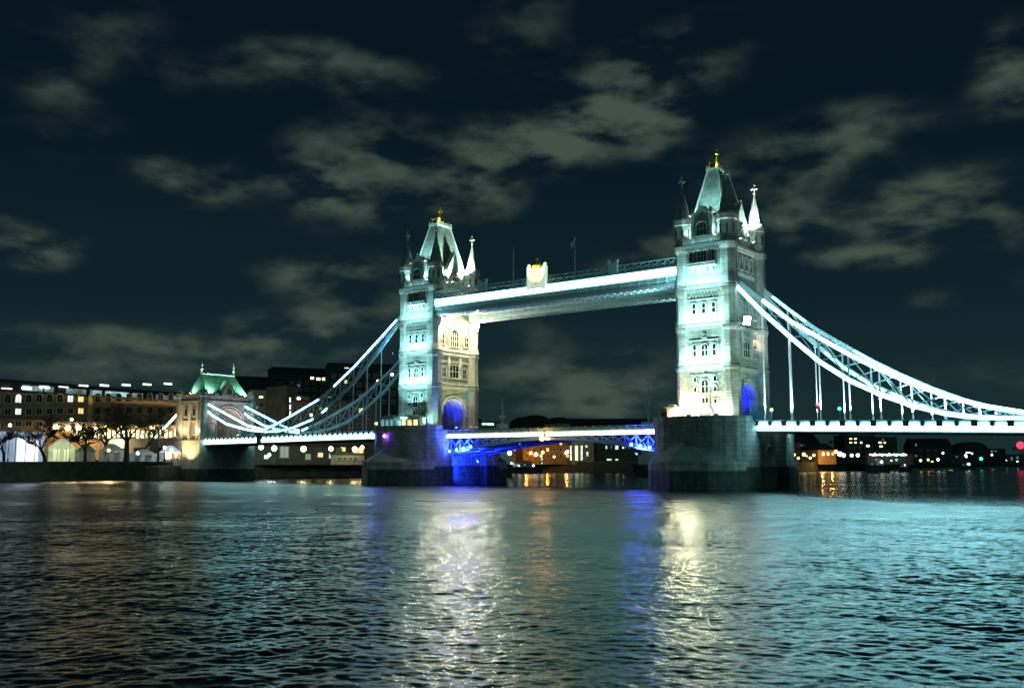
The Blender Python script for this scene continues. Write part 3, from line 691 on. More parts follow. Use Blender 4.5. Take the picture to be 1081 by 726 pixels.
# warm lights below the walkways on the left tower's inner flank
for yy, nm_ in ((2.8, 'near'), (15.2, 'far')):
    t = thing('hanging_lamp', 'glaring warm lamp hung under the %s walkway at the left tower' % nm_, 'lamp', (S + 8.4, yy, 43.0), 0, 'lamps under the walkways')
    m = MB(); m.bar((0, 0, 0), (0, 0, 1.3), .14); m.lathe(0, 0, [(.35, .55), (.6, .3), (.8, .1)], 8); m.build('hanger_cap', DARKST, t)
    m = MB(); m.ball((0, 0, 0), .52, 12, 8); m.build('globe', lit('walk lamp %s' % nm_, (1, .93, .62), 1150), t)
    m = MB(); m.box(-.78, -.70, -1.3, 1.3, -1.5, .9); m.build('added_shield', DARKST, t)  # opaque plate added to keep the globe's light off the tower wall
    lamp('SPOT', (-1.0, 0, -.2), 5200, (1, .92, .46), t, (-4.0, 2.2 if yy < 9 else -2.2, -3.5), size=.2, angle=165, blend=.5)
flood(S + 13, 9.4, 13.9, (S + 5, 9.4, 30), L_LENS, 'low floodlight on the deck lighting the left tower flank', 'deck floodlights', ('SPOT', 9000, (.85, .95, .48), 80))
flood(17, 1.0, 13.9, (5, 9, 34), L_LENS, 'low floodlight on the deck lighting the right tower flank', 'deck floodlights', ('SPOT', 7000, (.68, 1, .62), 80))
flood(6.6, 7.4, 36.2, (16, 2, 33.5), lit('flank lamp', (1, .96, .9), 45), 'big square floodlight high on the flank of the right tower', 'flank floodlight', ('SPOT', 700, (1, .9, .8), 160), .95)
flood(6.2, 12.4, 31.0, (6.8, 17, 34), L_LENS, 'pinkish floodlight beside the far turret of the right tower', 'flank floodlight', ('SPOT', 900, (1, .62, .5), 130), .3)
# blue lights inside the road arches
for tx, nm_ in ((0, 'right'), (S, 'left')):
    for yy in (B / 2 - 3.6, B / 2 + 3.6):
        flood(tx + 3.2, yy, 15.6, (tx + 2.6, B / 2, 23.5), L_BLENS, 'blue floodlight inside the %s tower arch, %s side' % (nm_, 'near' if yy < 9 else 'far'), 'blue arch floodlights', ('SPOT', 3800, (.006, .022, 1.0), 120), .3)

# ------------------------------------------------------------------ high level walkways
def make_walkway(y0, y1, label, crest):
    xa, xb = S + 6.4, -6.4; W_ = thing('high_walkway', label, 'walkway', (S / 2, y0, 42), 0, 'high level walkways'); base = Vector((S / 2, y0, 42))
    off = lambda m: m.xform(Matrix.Translation(-base))
    g = MB(); g.box(xa, xb, y0 + .25, y1 - .25, 44.9, 48.5); g.box(xa, xb, y0 - .1, y1 + .1, 45.5, 46.5); g.box(xa, xb, y0 + .05, y1 - .05, 44.5, 44.9)
    for k in range(31):
        x = xa + (xb - xa) * k / 30; g.box(x - .12, x + .12, y0 + .05, y1 - .05, 44.9, 45.5)
    off(g).build('girder', PALE, W_)
    g = MB()
    for k in range(60):
        a = xa + (xb - xa) * k / 60; b = xa + (xb - xa) * (k + 1) / 60
        for yy in (y0 + .18,):
            g.bar((a, yy, 44.95), (b, yy, 45.5), .1, .14); g.bar((a, yy, 45.5), (b, yy, 44.95), .1, .14)
    g.box(xa, xb, y0 + .1, y0 + .26, 44.85, 44.98)
    for k in range(31):
        x = xa + (xb - xa) * k / 30; g.box(x - .1, x + .1, y0 - .2, y0 - .1, 45.5, 46.6)
    off(g).build('lattice_web', PALE, W_)
    f = MB(); f.box(xa, xb, y0 - .22, y0 + .25, 46.6, 48.3); off(f).build('light_strip', L_WALK, W_)
    t = MB(); t.box(xa, xb, y0 - .3, y1 + .3, 48.3, 48.55); off(t).build('cap_rail', PALE, W_)
    l = MB()
    for yy in (y0, y1):
        n = 34
        for k in range(n):
            a = xa + (xb - xa) * k / n; b = xa + (xb - xa) * (k + 1) / n
            l.bar((a, yy, 48.6), (b, yy, 50.3), .16, .14); l.bar((a, yy, 50.3), (b, yy, 48.6), .16, .14)
        l.box(xa, xb, yy - .1, yy + .1, 50.3, 50.5)
    off(l).build('lattice_parapet', PALE, W_)
    u = MB()
    for k in range(40):
        x = xa + (xb - xa) * (k + .5) / 40; u.box(x - .14, x + .14, y0 + .2, y1 - .2, 44.25, 44.5)
    for yy in (y0 + .2, (y0 + y1) / 2, y1 - .2): u.box(xa, xb, yy - .15, yy + .15, 44.2, 44.5)
    off(u).build('underside_beams', PALE, W_)
    for x in (S / 2 + 19, S / 2 - 19):
        p = MB(); p.box(x - 1.2, x + 1.2, y0 - .35, y0 + .35, 48.3, 51.2); p.box(x - 1.35, x - .85, y0 - .4, y0 + .4, 51.2, 51.8); p.box(x + .85, x + 1.35, y0 - .4, y0 + .4, 51.2, 51.8)
        off(p).build('pedestal', PALE, W_)
    if crest:
        c = S / 2 - 2.1; p = MB(); p.box(c - 2.1, c + 2.1, y0 - .7, y0 + .3, 47.6, 52.4); 
        for s in (-1, 1):
            p.box(c + s * 2.35 - .35, c + s * 2.35 + .35, y0 - .8, y0 + .3, 47.3, 53.0); p.ball((c + s * 2.35, y0 - .25, 53.4), .45)
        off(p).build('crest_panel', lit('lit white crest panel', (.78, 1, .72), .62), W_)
        e = MB(); yy = y0 - .78
        sh = [(-1.1, 51.6), (1.1, 51.6), (1.1, 50.2), (.6, 49.2), (0, 48.7), (-.6, 49.2), (-1.1, 50.2)]
        for (a, za), (b, zb) in zip(sh, sh[1:] + sh[:1]): e.bar((c + a, yy, za), (c + b, yy, zb), .22, .16, up=(0, 1, 0))
        e.bar((c, yy, 48.8), (c, yy, 51.6), .2, .14, up=(0, 1, 0)); e.bar((c - 1, yy, 50.5), (c + 1, yy, 50.5), .2, .14, up=(0, 1, 0))
        e.lathe(c, y0 - .2, [(52.6, 1.2), (53.1, 1.35), (53.6, 1.0), (54.1, .35), (54.5, .2), (54.8, .35), (55.1, .1)], 8)
        off(e).build('gilded_arms', GOLD, W_)
        lamp('SPOT', Vector((c, y0 - 4.5, 48.0)) - base, 5000, (1, .95, .35), W_, Vector((c, y0, 52.2)) - base, size=.2, angle=60)  # added spot without a fixture, so the gilding stands out bright
    return W_
make_walkway(.6, 4.4, 'near high walkway with the white crest panel and bright light band', True)
make_walkway(B - 4.4, B - .6, 'far high walkway half hidden behind the lit near one', False)
for x, d, flag in ((-52.0, 59.0, False), (-33.8, 59.2, True)):
    t = thing('flagpole', 'thin flagpole above the near walkway %s' % ('with a limp flag near its top' if flag else 'left of the crest panel, without a flag'), 'flagpole', (x, 2.5, 48.55), 0, 'flagpoles on the walkway')
    p = MB(); p.tube((0, 0, 0), (0, 0, d - 48.55), .14, .07); p.ball((0, 0, d - 48.5), .16, 6, 4); p.build('pole', PALE, t)
    if flag:
        f = MB(); vs = [(-.05 - .28 * i, .12 * math.sin(i * 1.5), 10.3 - .22 * i - j * 1.5) for i in range(5) for j in range(2)]; vs += [(v[0], v[1] + .03, v[2]) for v in vs]
        f.add(vs, [(2 * i, 2 * i + 1, 2 * i + 3, 2 * i + 2) for i in range(4)] + [(10 + 2 * i, 12 + 2 * i, 13 + 2 * i, 11 + 2 * i) for i in range(4)]); f.build('flag', CANVAS, t)
# gold lamp for the arms and the crowns
for tx, nm_ in ((0, 'right'), (S, 'left')):
    flood(tx - 1.2, 7.4, 71.2, (tx, 9.4, 75), L_LENS, 'small lamp lighting the gilded crown of the %s tower' % nm_, 'crown lamps', ('SPOT', 2600, (.95, 1, .25), 130), .12)

# ------------------------------------------------------------------ road decks of the side spans
def make_deck(x0, x1, zfun, label, n, strip):
    t = thing('road_deck', label, 'bridge deck', ((x0 + x1) / 2, 0, zfun((x0 + x1) / 2)), 0, 'suspended side spans'); base = Vector(t.location)
    off = lambda m: m.xform(Matrix.Translation(-base))
    N_ = max(6, int((x1 - x0) / 5.7)); xs = [x0 + (x1 - x0) * k / N_ for k in range(N_ + 1)]
    def run(m, y0, y1, dz0, dz1):
        for a, b in zip(xs, xs[1:]):
            za, zb = zfun(a), zfun(b)
            m.add([(a, y0, za + dz0), (b, y0, zb + dz0), (b, y1, zb + dz0), (a, y1, za + dz0), (a, y0, za + dz1), (b, y0, zb + dz1), (b, y1, zb + dz1), (a, y1, za + dz1)],
                  [(0, 3, 2, 1), (4, 5, 6, 7), (0, 1, 5, 4), (2, 3, 7, 6), (1, 2, 6, 5), (0, 4, 7, 3)])
    s = MB(); run(s, .9, B - .9, -1.0, -.35); run(s, .8, 1.3, -1.9, -1.0); run(s, B - 1.3, B - .8, -1.9, -1.0); run(s, 4, 4.4, -1.7, -1.0); run(s, B - 4.4, B - 4, -1.7, -1.0)
    for a in np.linspace(x0, x1, n): s.box(a - .2, a + .2, 1.3, B - 1.3, zfun(a) - 1.85, zfun(a) - 1.0)
    off(s).build('deck_girders', DARKST, t)
    r = MB(); run(r, 3.0, B - 3.0, -.346, -.30); off(r).build('carriageway', ASPH, t)
    for y0, y1 in ((.45, .9), (B - .9, B - .45)):
        f = MB(); run(f, y0, y1, -1.62, -.62); off(f).build('light_strip', strip, t)
    for y0, y1 in ((.35, .95), (B - .95, B - .35)):
        p = MB(); run(p, y0 + .1, y1 - .1, -.62, .30); run(p, y0, y1, .30, .45); off(p).build('parapet', WHITE, t)
    sp_ = 2.85 if strip is L_DECK else 2.0; nb = int((x1 - x0) / sp_)
    for i in range(nb + 1):
        a = x0 + (x1 - x0) * i / nb; ww = (.28 if i % 2 else .55) if strip is L_DECK else .3
        k = MB(); k.box(a - ww, a + ww, .22, .4, zfun(a) - (.75 if strip is L_DECK else .62), zfun(a) + .35); off(k).build('fascia_bracket', BRKT, t)
    for i in range(nb):
        a = x0 + (x1 - x0) * (i + .5) / nb; lp = MB(); lp.box(a - sp_ * .3, a + sp_ * .3, .25, .35, zfun(a) - .62, zfun(a) - (.05 if strip is L_DECK else .3))
        off(lp).build('lit_panel', L_ICE if strip is L_DECK else L_DECKL, t)
    return t
ZR = lambda x: 14.35 - (x - 9) * .0255
ZL = lambda x: 14.5 + (x + 92) * .0095
make_deck(10.9, 112, ZR, 'brightly lit suspended road deck running right from the near tower', 18, L_DECK)
make_deck(-173.2, S - 10.9, ZL, 'lit suspended road deck between the far tower and the abutment arch', 16, L_DECKL)

# ------------------------------------------------------------------ suspension chains
R_LO = [(6.2, 43.6), (12.3, 36.8), (18.1, 31.1), (23.7, 25.9), (29.4, 21.9), (35, 19.0), (40.5, 16.7), (46.5, 14.95), (52, 14.1), (58.8, 13.7), (64, 13.8)]
R_UP = [(6.2, 44.6), (12.4, 39.2), (18.4, 34.2), (24.1, 30.4), (30, 26.6), (35.2, 23.6), (41, 20.6), (46.7, 18.1), (52.8, 16.1), (58.9, 14.8), (64, 14.2)]
L_LO = [(-89, 45.0), (-91.6, 42.8), (-98.2, 36.5), (-109.1, 27.3), (-119, 21), (-124.5, 18.5), (-132.7, 16.4), (-139, 15.6), (-145.6, 15.5)]
L_UP = [(-89, 46.0), (-91.6, 44.2), (-98.3, 39.3), (-107, 33.0), (-115.7, 27.5), (-121.5, 24.3), (-132.9, 20.1), (-139, 18.0), (-145.6, 16.1)]
def make_chain(lo, up, xs, y, zdeck, label, lit_up, lit_lo, smat, name='suspension_chain', hang=True, group='suspension chains', brace_lit=None, bmat=PALE, strip_w=.46):
    x0 = min(p[0] for p in lo); x1 = max(p[0] for p in lo)
    base = Vector((lo[-1][0], y, lo[-1][1])); t = thing(name, label, 'suspension chain', base, 0, group); off = lambda m: m.xform(Matrix.Translation(-base))
    for nm_, cv, hh in (('upper_chord', up, .85), ('lower_chord', lo, .95)):
        m = MB(); chain_bars(m, [(x, y, z) for x, z in cv], .6, hh); off(m).build(nm_, bmat, t)
    for cv, spans, dz in ((up, lit_up, .05), (lo, lit_lo, 0)):
        for a, b in spans:
            xx = sorted({a, b} | {p[0] for p in cv if min(a, b) < p[0] < max(a, b)}); m = MB()
            for s_ in (-.36, .36):
                chain_bars(m, [(x, y + s_, interp(cv, x) + dz) for x in xx], .12, strip_w)
            off(m).build('light_strip', smat, t)
    for k, x in enumerate(xs):
        zl, zu = interp(lo, x), interp(up, x)
        if zu - zl > .5:
            m = MB(); m.bar((x, y, zl), (x, y, zu), .3); off(m).build('post', bmat, t)
        if k + 1 < len(xs):
            x2 = xs[k + 1]; l2, u2 = interp(lo, x2), interp(up, x2)
            for a, b in (((x, y, zl), (x2, y, u2)), ((x, y, zu), (x2, y, l2))):
                if abs(a[2] - b[2]) > .2 and (zu - zl) + (u2 - l2) > 1.2:
                    m = MB(); m.bar(a, b, .24, .24); off(m).build('brace', bmat, t)
        if hang and zl - zdeck(x) > .8:
            m = MB(); m.tube((x, y, zdeck(x) - .3), (x, y, zl), .15, .15, 8); m.tube((x, y, zdeck(x) - .2), (x, y, zdeck(x) + 1.4), .26, .2, 8)
            m.tube((x, y, zl - .9), (x, y, zl - .2), .3, .22, 8); hg = off(m).build('hanger', WHITE, t)
            if x > 0: lamp('SPOT', Vector((x + .3, y - 1.1, zdeck(x) + .6)) - base, 19000, (.75, 1, .97), t, Vector((x, y, (zl + zu) / 2)) - base, size=.1, angle=48)
    return t
XR = [12.1, 17.8, 23.5, 29.2, 34.9, 40.6, 46.3, 52, 57.7, 63.4]; XL = [-97.0, -102.4, -107.7, -113.0, -118.4, -124.2, -129.6, -135, -140.4, -145.6]
NEAR, FAR = 2.3, B - 2.3
make_chain(R_LO, R_UP, XR, NEAR, ZR, 'near right suspension chain, both chords brightly lit', [(12.4, 64)], [(6.6, 64)], L_CYAN, strip_w=.62)
make_chain(R_LO, R_UP, XR, FAR, ZR, 'right suspension chain on the far side of the road, seen behind the lit near one', [(8.9, 16), (26, 64)], [(20, 32), (36, 64)], L_ICE, strip_w=.4)
make_chain(L_LO, L_UP, XL, NEAR, ZL, 'near left suspension chain with a bright upper edge broken by a gap', [(-91.2, -115.4), (-121.6, -145.2)], [(-118.0, -120.2), (-123.8, -145.2)], L_LEFT, strip_w=.34)
make_chain(L_LO, L_UP, XL, FAR, ZL, 'left suspension chain on the far side of the road, mostly unlit and bluish', [(-142.5, -145.2)], [], L_ICE)
S_LO = [(-145.6, 15.5), (-154.7, 16.5), (-164.2, 18.4), (-171.7, 21.4), (-177.4, 24.6)]; S_UP = [(-145.6, 16.1), (-153.8, 17.6), (-161.9, 20.6), (-171, 23.8), (-177.4, 26.2)]
XS = [-145.6, -151.5, -157.5, -163.5, -169.5, -175]
for y, nm_ in ((NEAR, 'near short back chain rising, brightly lit, to the abutment arch'), (FAR, 'far short back chain rising to the abutment arch behind the near one')):
    make_chain(S_LO, S_UP, XS, y, ZL, nm_, [(-146, -176)], [(-146, -176)], L_LEFT if y < 9 else L_ICE, 'back_chain', group='short chains at the abutment', strip_w=.5)
SR_LO = [(64, 13.8), (75, 15.2), (88, 19), (100, 24)]; SR_UP = [(64, 14.2), (75, 17), (88, 21.5), (100, 26)]
for y, nm_ in ((NEAR, 'near chain rising again beyond the right edge of the view'), (FAR, 'far chain rising again beyond the right edge of the view')):
    make_chain(SR_LO, SR_UP, [64, 70, 76, 82, 88, 94], y, ZR, nm_, [(64, 100)], [(64, 100)], L_CYAN, 'back_chain', group='short chains beyond the right edge', strip_w=.5)
for x, y, zd, nm_ in ((-145.6, .9, ZL, 'dark post below the low joint of the left near chain'), (-145.6, B - .9, ZL, 'dark post below the low joint of the left far chain')):
    t = thing('joint_post', nm_, 'post', (x, y, zd(x) - 1.9), 0, 'posts at the chain joints')
    m = MB(); m.box(-.9, .9, -.9 if y < 9 else -.2, .2 if y < 9 else .9, 0, 3.0); m.build('post_shaft', DARKST, t)
    c = MB(); c.box(-1.1, 1.1, -1.0 if y < 9 else -.3, .3 if y < 9 else 1.0, 3.0, 3.35); c.build('post_cap', PALE, t)
# blue light catching the chain where it leaves the left tower
flood(S - 8.2, NEAR - 2.2, 35.2, (S - 13, NEAR, 38.5), L_LENS, 'blue lamp on the left tower pointing along the near chain', 'chain lamps', ('SPOT', 3000, (.02, .38, 1.0), 70), .2)

# ------------------------------------------------------------------ bascule leaves
def make_leaf(xr, xt, label):
    """xr root at the pier, xt tip at midspan"""
    d = 1 if xt > xr else -1; t = thing('bascule_leaf', label, 'bascule leaf', (xr, 0, 13.5), 0, 'bascule leaves'); base = Vector((xr, 0, 13.5)); off = lambda m: m.xform(Matrix.Translation(-base))
    x0, x1 = min(xr, xt), max(xr, xt)
    m = MB(); m.box(x0, x1, .9, B - .9, 12.35, 12.9); off(m).build('deck_plate', DARKST, t)
    m = MB(); m.box(x0, x1, 3, B - 3, 12.905, 12.95); off(m).build('carriageway', ASPH, t)
    for y0, y1 in ((.4, .88), (B - .88, B - .4)):
        m = MB(); m.box(x0, x1, y0, y1, 12.4, 13.35); off(m).build('light_strip', L_YEL, t)
        m = MB(); n = 15
        for k in range(n + 1):
            x = x0 + (x1 - x0) * k / n; m.box(x - .18, x + .18, y0 + .05, y1 - .05, 13.35, 14.5)
        m.box(x0, x1, y0 + .1, y1 - .1, 14.3, 14.45); m.box(x0, x1, y0 + .18, y1 - .18, 13.4, 14.2)
        off(m).build('railing', PALE, t)
    L_ = abs(xt - xr); low = lambda s: 12.1 - 3.9 * (1 - s) ** 1.7 - .25
    for y in (1.4, 6.2, B - 6.2, B - 1.4):
        m = MB(); n = 11; P = []
        for k in range(n + 1):
            s = k / n; P.append((xr + d * L_ * s, y, low(s)))
        chain_bars(m, P, .55, .6)
        for k in range(n):
            a, b = P[k], P[k + 1]; top = 12.3
            if top - a[2] > .55:
                m.bar(a, (a[0], y, top), .3); m.bar(a, (b[0], y, top), .32); m.bar((a[0], y, top), b, .26)
        off(m).build('lattice_girder', BLUEG, t)
    m = MB()
    for k in range(8):
        s = k / 8; m.box(xr + d * L_ * s - .12, xr + d * L_ * s + .12, 1.4, B - 1.4, low(s) - .15, low(s) + .15)
    off(m).build('cross_beams', BLUEG, t)
    return t
xm = S / 2
make_leaf(S + 8.4, xm - .15, 'left bascule leaf with blue lit lattice girders')
make_leaf(-8.4, xm + .15, 'right bascule leaf meeting the left one at midspan')
BL = (.010, .038, 1.0)
for tx, d, nm_ in ((S, 1, 'left'), (0, -1, 'right')):
    for dx, yy, zz, az, pw in ((10.2, 2.0, 7.2, 12.4, 6500), (13.5, 9.4, 6.6, 12, 5200)):
        flood(tx + d * dx, yy, zz, (tx + d * (dx + 9), yy + (-.5 if yy < 5 else 0), az), L_BLENS, 'blue floodlight on the %s pier %s the bascule' % (nm_, 'at the near edge below' if yy < 5 else 'in the recess under'), 'blue bascule floodlights', ('SPOT', pw * (1.0 if yy < 5 else 2.5), BL, 130), .3)
    flood(tx + d * 12.6, 5.0, 3.4, (tx + d * 8.2, 9.0, 6.5), L_BLENS, 'blue floodlight low in the recess of the %s pier' % nm_, 'blue bascule floodlights', ('SPOT', 16000 if tx else 5000, BL, 150), .3)
    # near-side lattice wash
    flood(tx + d * 16.5, -.6, 8.2, (tx + d * 15, 1.4, 11.5), L_BLENS, 'blue floodlight hung below the near girder by the %s pier' % nm_, 'blue bascule floodlights', ('SPOT', 20000 if tx else 18000, (.04, .09, 1.0), 140), .2)
    for k in range(4):
        xx = tx + d * (11.4 + 2.3 * k)
        t = thing('blue_lamp', 'small blue lamp under the %s leaf, %s from the pier' % (nm_, ('first', 'second', 'third', 'fourth')[k]), 'lamp', (xx, .75, 12.0 - 3.4 * (1 - (k * 2.3 + 3) / 32.0) ** 1.7), 0, 'blue lamps under the %s leaf' % nm_)
        m = MB(); m.box(-.3, .3, .12, .3, -.3, .3); m.build('housing', DARKST, t)
        m = MB(); m.box(-.26, .26, 0, .11, -.26, .26); m.build('lens', lit('blue lens %s %d' % (nm_, k), (.02, .06, 1.0), 170), t)
# navigation lamp at midspan
t = thing('navigation_lamp', 'orange navigation lamp hanging at the middle of the opening span', 'lamp', (xm, .2, 12.0))
m = MB(); m.box(-1.3, 1.3, -.3, .15, .35, .6); m.box(-.1, .1, -.2, .15, .6, 1.3); m.build('bracket', DARKST, t)
for dx, r_ in ((-.6, .62), (.9, .45)):
    m = MB(); m.ball((dx, -.2, -.1), r_, 10, 6); m.build('lantern', L_ORANGE if dx < 0 else L_WARM, t)
lamp('POINT', (0, -1.2, 0), 500, (1, .5, .1), t, size=.3)

# ------------------------------------------------------------------ small things on the piers
def pier_lamp(x, y, z, mat, label):
    t = thing('signal_lamp', label, 'lamp', (x, y, z), 0, 'signal lamps on the left pier')
    m = MB(); m.tube((0, .7, 0), (0, 0, 0), .09); m.lathe(0, 0, [(.38, .1), (.45, .42), (.5, .1)], 8); m.build('arm', DARKST, t)
    m = MB(); m.ball((0, -.05, 0), .36, 10, 6); m.build('lantern', mat, t)
pier_lamp(S - 10.4, -4.2, 12.9, lit('deep blue lamp', (.02, .05, 1), 110), 'faint blue lamp at the left end of the far pier')
pier_lamp(S - 8.6, -6.8, 12.9, lit('pale blue lamp', (.15, .3, 1), 90), 'pale blue lamp on the far pier, second from the left')
pier_lamp(S - 1.0, -9.9, 12.9, L_PURP, 'violet lamp in the middle of the far pier')
def cabin(x, y, w, d, h, label, wallm, panes, roofm=SLATE, glow=None):
    t = thing('control_cabin', label, 'cabin', (x, y, 14.6))
    m = MB(); m.box(-w / 2, w / 2, -d / 2, d / 2, 0, h); m.build('wall', wallm, t)
    m = MB(); m.box(-w / 2 - .25, w / 2 + .25, -d / 2 - .25, d / 2 + .25, h, h + .25); m.frustum(-w / 2 - .1, w / 2 + .1, -d / 2 - .1, d / 2 + .1, h + .25, -w / 4, w / 4, -d / 4, d / 4, h + .8); m.build('roof', roofm, t)
    for k in range(panes):
        a = -w / 2 + w * (k + .12) / panes; b = -w / 2 + w * (k + .88) / panes
        m = MB(); m.box(a, b, -d / 2 - .08, -d / 2 - .02, .8, h - .4); wn = m.build('window', TRIM, t)
        m = MB(); m.box(a + .1, b - .1, -d / 2 - .12, -d / 2 - .085, .9, h - .5); m.build('pane', glow or GLASSD, wn)
    return t
cabin(S + 2.0, -2.6, 6.2, 2.6, 3.0, 'low cabin with warm lit windows at the foot of the left tower', PALEB, 3, glow=L_GOLDP)
cabin(S - 5.6, -3.0, 4.6, 2.6, 3.2, 'glazed kiosk with cool panes left of the lit cabin on the far pier', PALE, 3, glow=lit('kiosk pane', (.35, .85, .8), .35, vary=(1, .5)))
cabin(-9.7, 3.4, 4.2, 3.6, 3.1, 'dark stone cabin on the left edge of the near pier', GRANITE, 1)
cabin(-6.9, -1.0, 1.9, 2.4, 3.0, 'orange lit side of the dark cabin on the near pier', noisy('orange lit wall', (.42, .19, .10), .8), 1, glow=L_GOLDP)  # the cabin's orange lit side, its warm light put into the wall colour
lamp('POINT', (-7.0, -3.2, 16.6), 60, (1, .45, .15), None, size=.2)
t = thing('site_hoarding', 'blue panelled hoarding in front of the arch of the near tower', 'hoarding', (8.7, 8.6, 14.4))
for k, (yy, hh) in enumerate(((-4.3, 3.3), (-1.4, 2.4), (1.5, 3.6), (3.6, 3.2))):
    m = MB(); m.box(-.12, .12, yy - 1.35, yy + 1.35, 0, hh); m.build('panel', noisy('blue board %d' % k, (.05, .22 + .03 * k, .42), .6, .1, 1), t)
    m = MB(); m.box(-.25, -.13, yy - .1, yy + .1, 0, hh + .15); m.build('post', DARKST, t)
for x, y, c, lab in ((4.2, -3.6, DARKB, 'dark bollard box right of the tower door'), (-1.9, -3.8, DARKB, 'dark bollard box left of the tower door')):
    t = thing('equipment_box', lab + ' on the near pier', 'cabinet', (x, y, 14.6), 0, 'equipment boxes on the near pier')
    m = MB(); m.box(-.4, .4, -.3, .3, 0, 1.4); m.build('body', c, t); m = MB(); m.box(-.45, .45, -.35, .35, 1.4, 1.5); m.build('lid', DARKST, t)
def lamp_post(p, h, mat, label, group, r=.5, globes=1, pw=0, col=WARM):
    t = thing('lamp_post', label, 'lamp', p, 0, group)
    m = MB(); m.lathe(0, 0, [(0, .24), (.8, .18), (.9, .1), (h, .07)], 6)
    if globes > 1: m.bar((-.9, 0, h - .1), (.9, 0, h - .1), .1)
    m.build('post', DARKST, t)
    for k in range(globes):
        dx = 0 if globes == 1 else -.9 + 1.8 * k / (globes - 1)
        m = MB(); m.ball((dx, 0, h + r * .8), r, 8, 6); m.build('lantern', mat, t)
    if pw: lamp('POINT', (0, 0, h + r * 2.2), pw, col, t, size=.3)
    return t
lamp_post((13.2, 2.9, 14.0), 2.6, L_WARM, 'small amber lamp at the left end of the right deck', 'lamps on the deck', .3)
for x, lab in ((S - 12.5, 'second'), (S - 17.5, 'third'), (S - 22.5, 'fourth'), (S - 7.4, 'first')):
    lamp_post((x, B - 5.2, ZL(x) - .3), 4.2, lit('deck globe %s' % lab, (.75, 1, .95), 9), '%s globe lamp left of the left tower on the far kerb of the deck' % lab, 'globe lamps on the left deck', .34)
for x, mat, lab, h in ((19.0, L_RED, 'red traffic signal above the right deck', 3.4), (23.5, L_GREEN, 'green traffic signal above the right deck', 3.2), (46.0, L_RED, 'small red signal far along the right deck', 3.6)):
    t = thing('traffic_signal', lab, 'traffic signal', (x, 13.5 if x < 40 else 15.0, ZR(x) - .3), 0, 'signals on the deck')
    m = MB(); m.tube((0, 0, 0), (0, 0, h), .1); m.build('post', DARKST, t)
    m = MB(); m.box(-.28, .28, -.2, .2, h, h + 1.3); m.build('head', DARKB, t)
    m = MB(); m.ball((0, -.22, h + (.95 if mat is L_RED else .3)), .36 if x < 40 else .22, 8, 5); m.build('lens', mat, t)

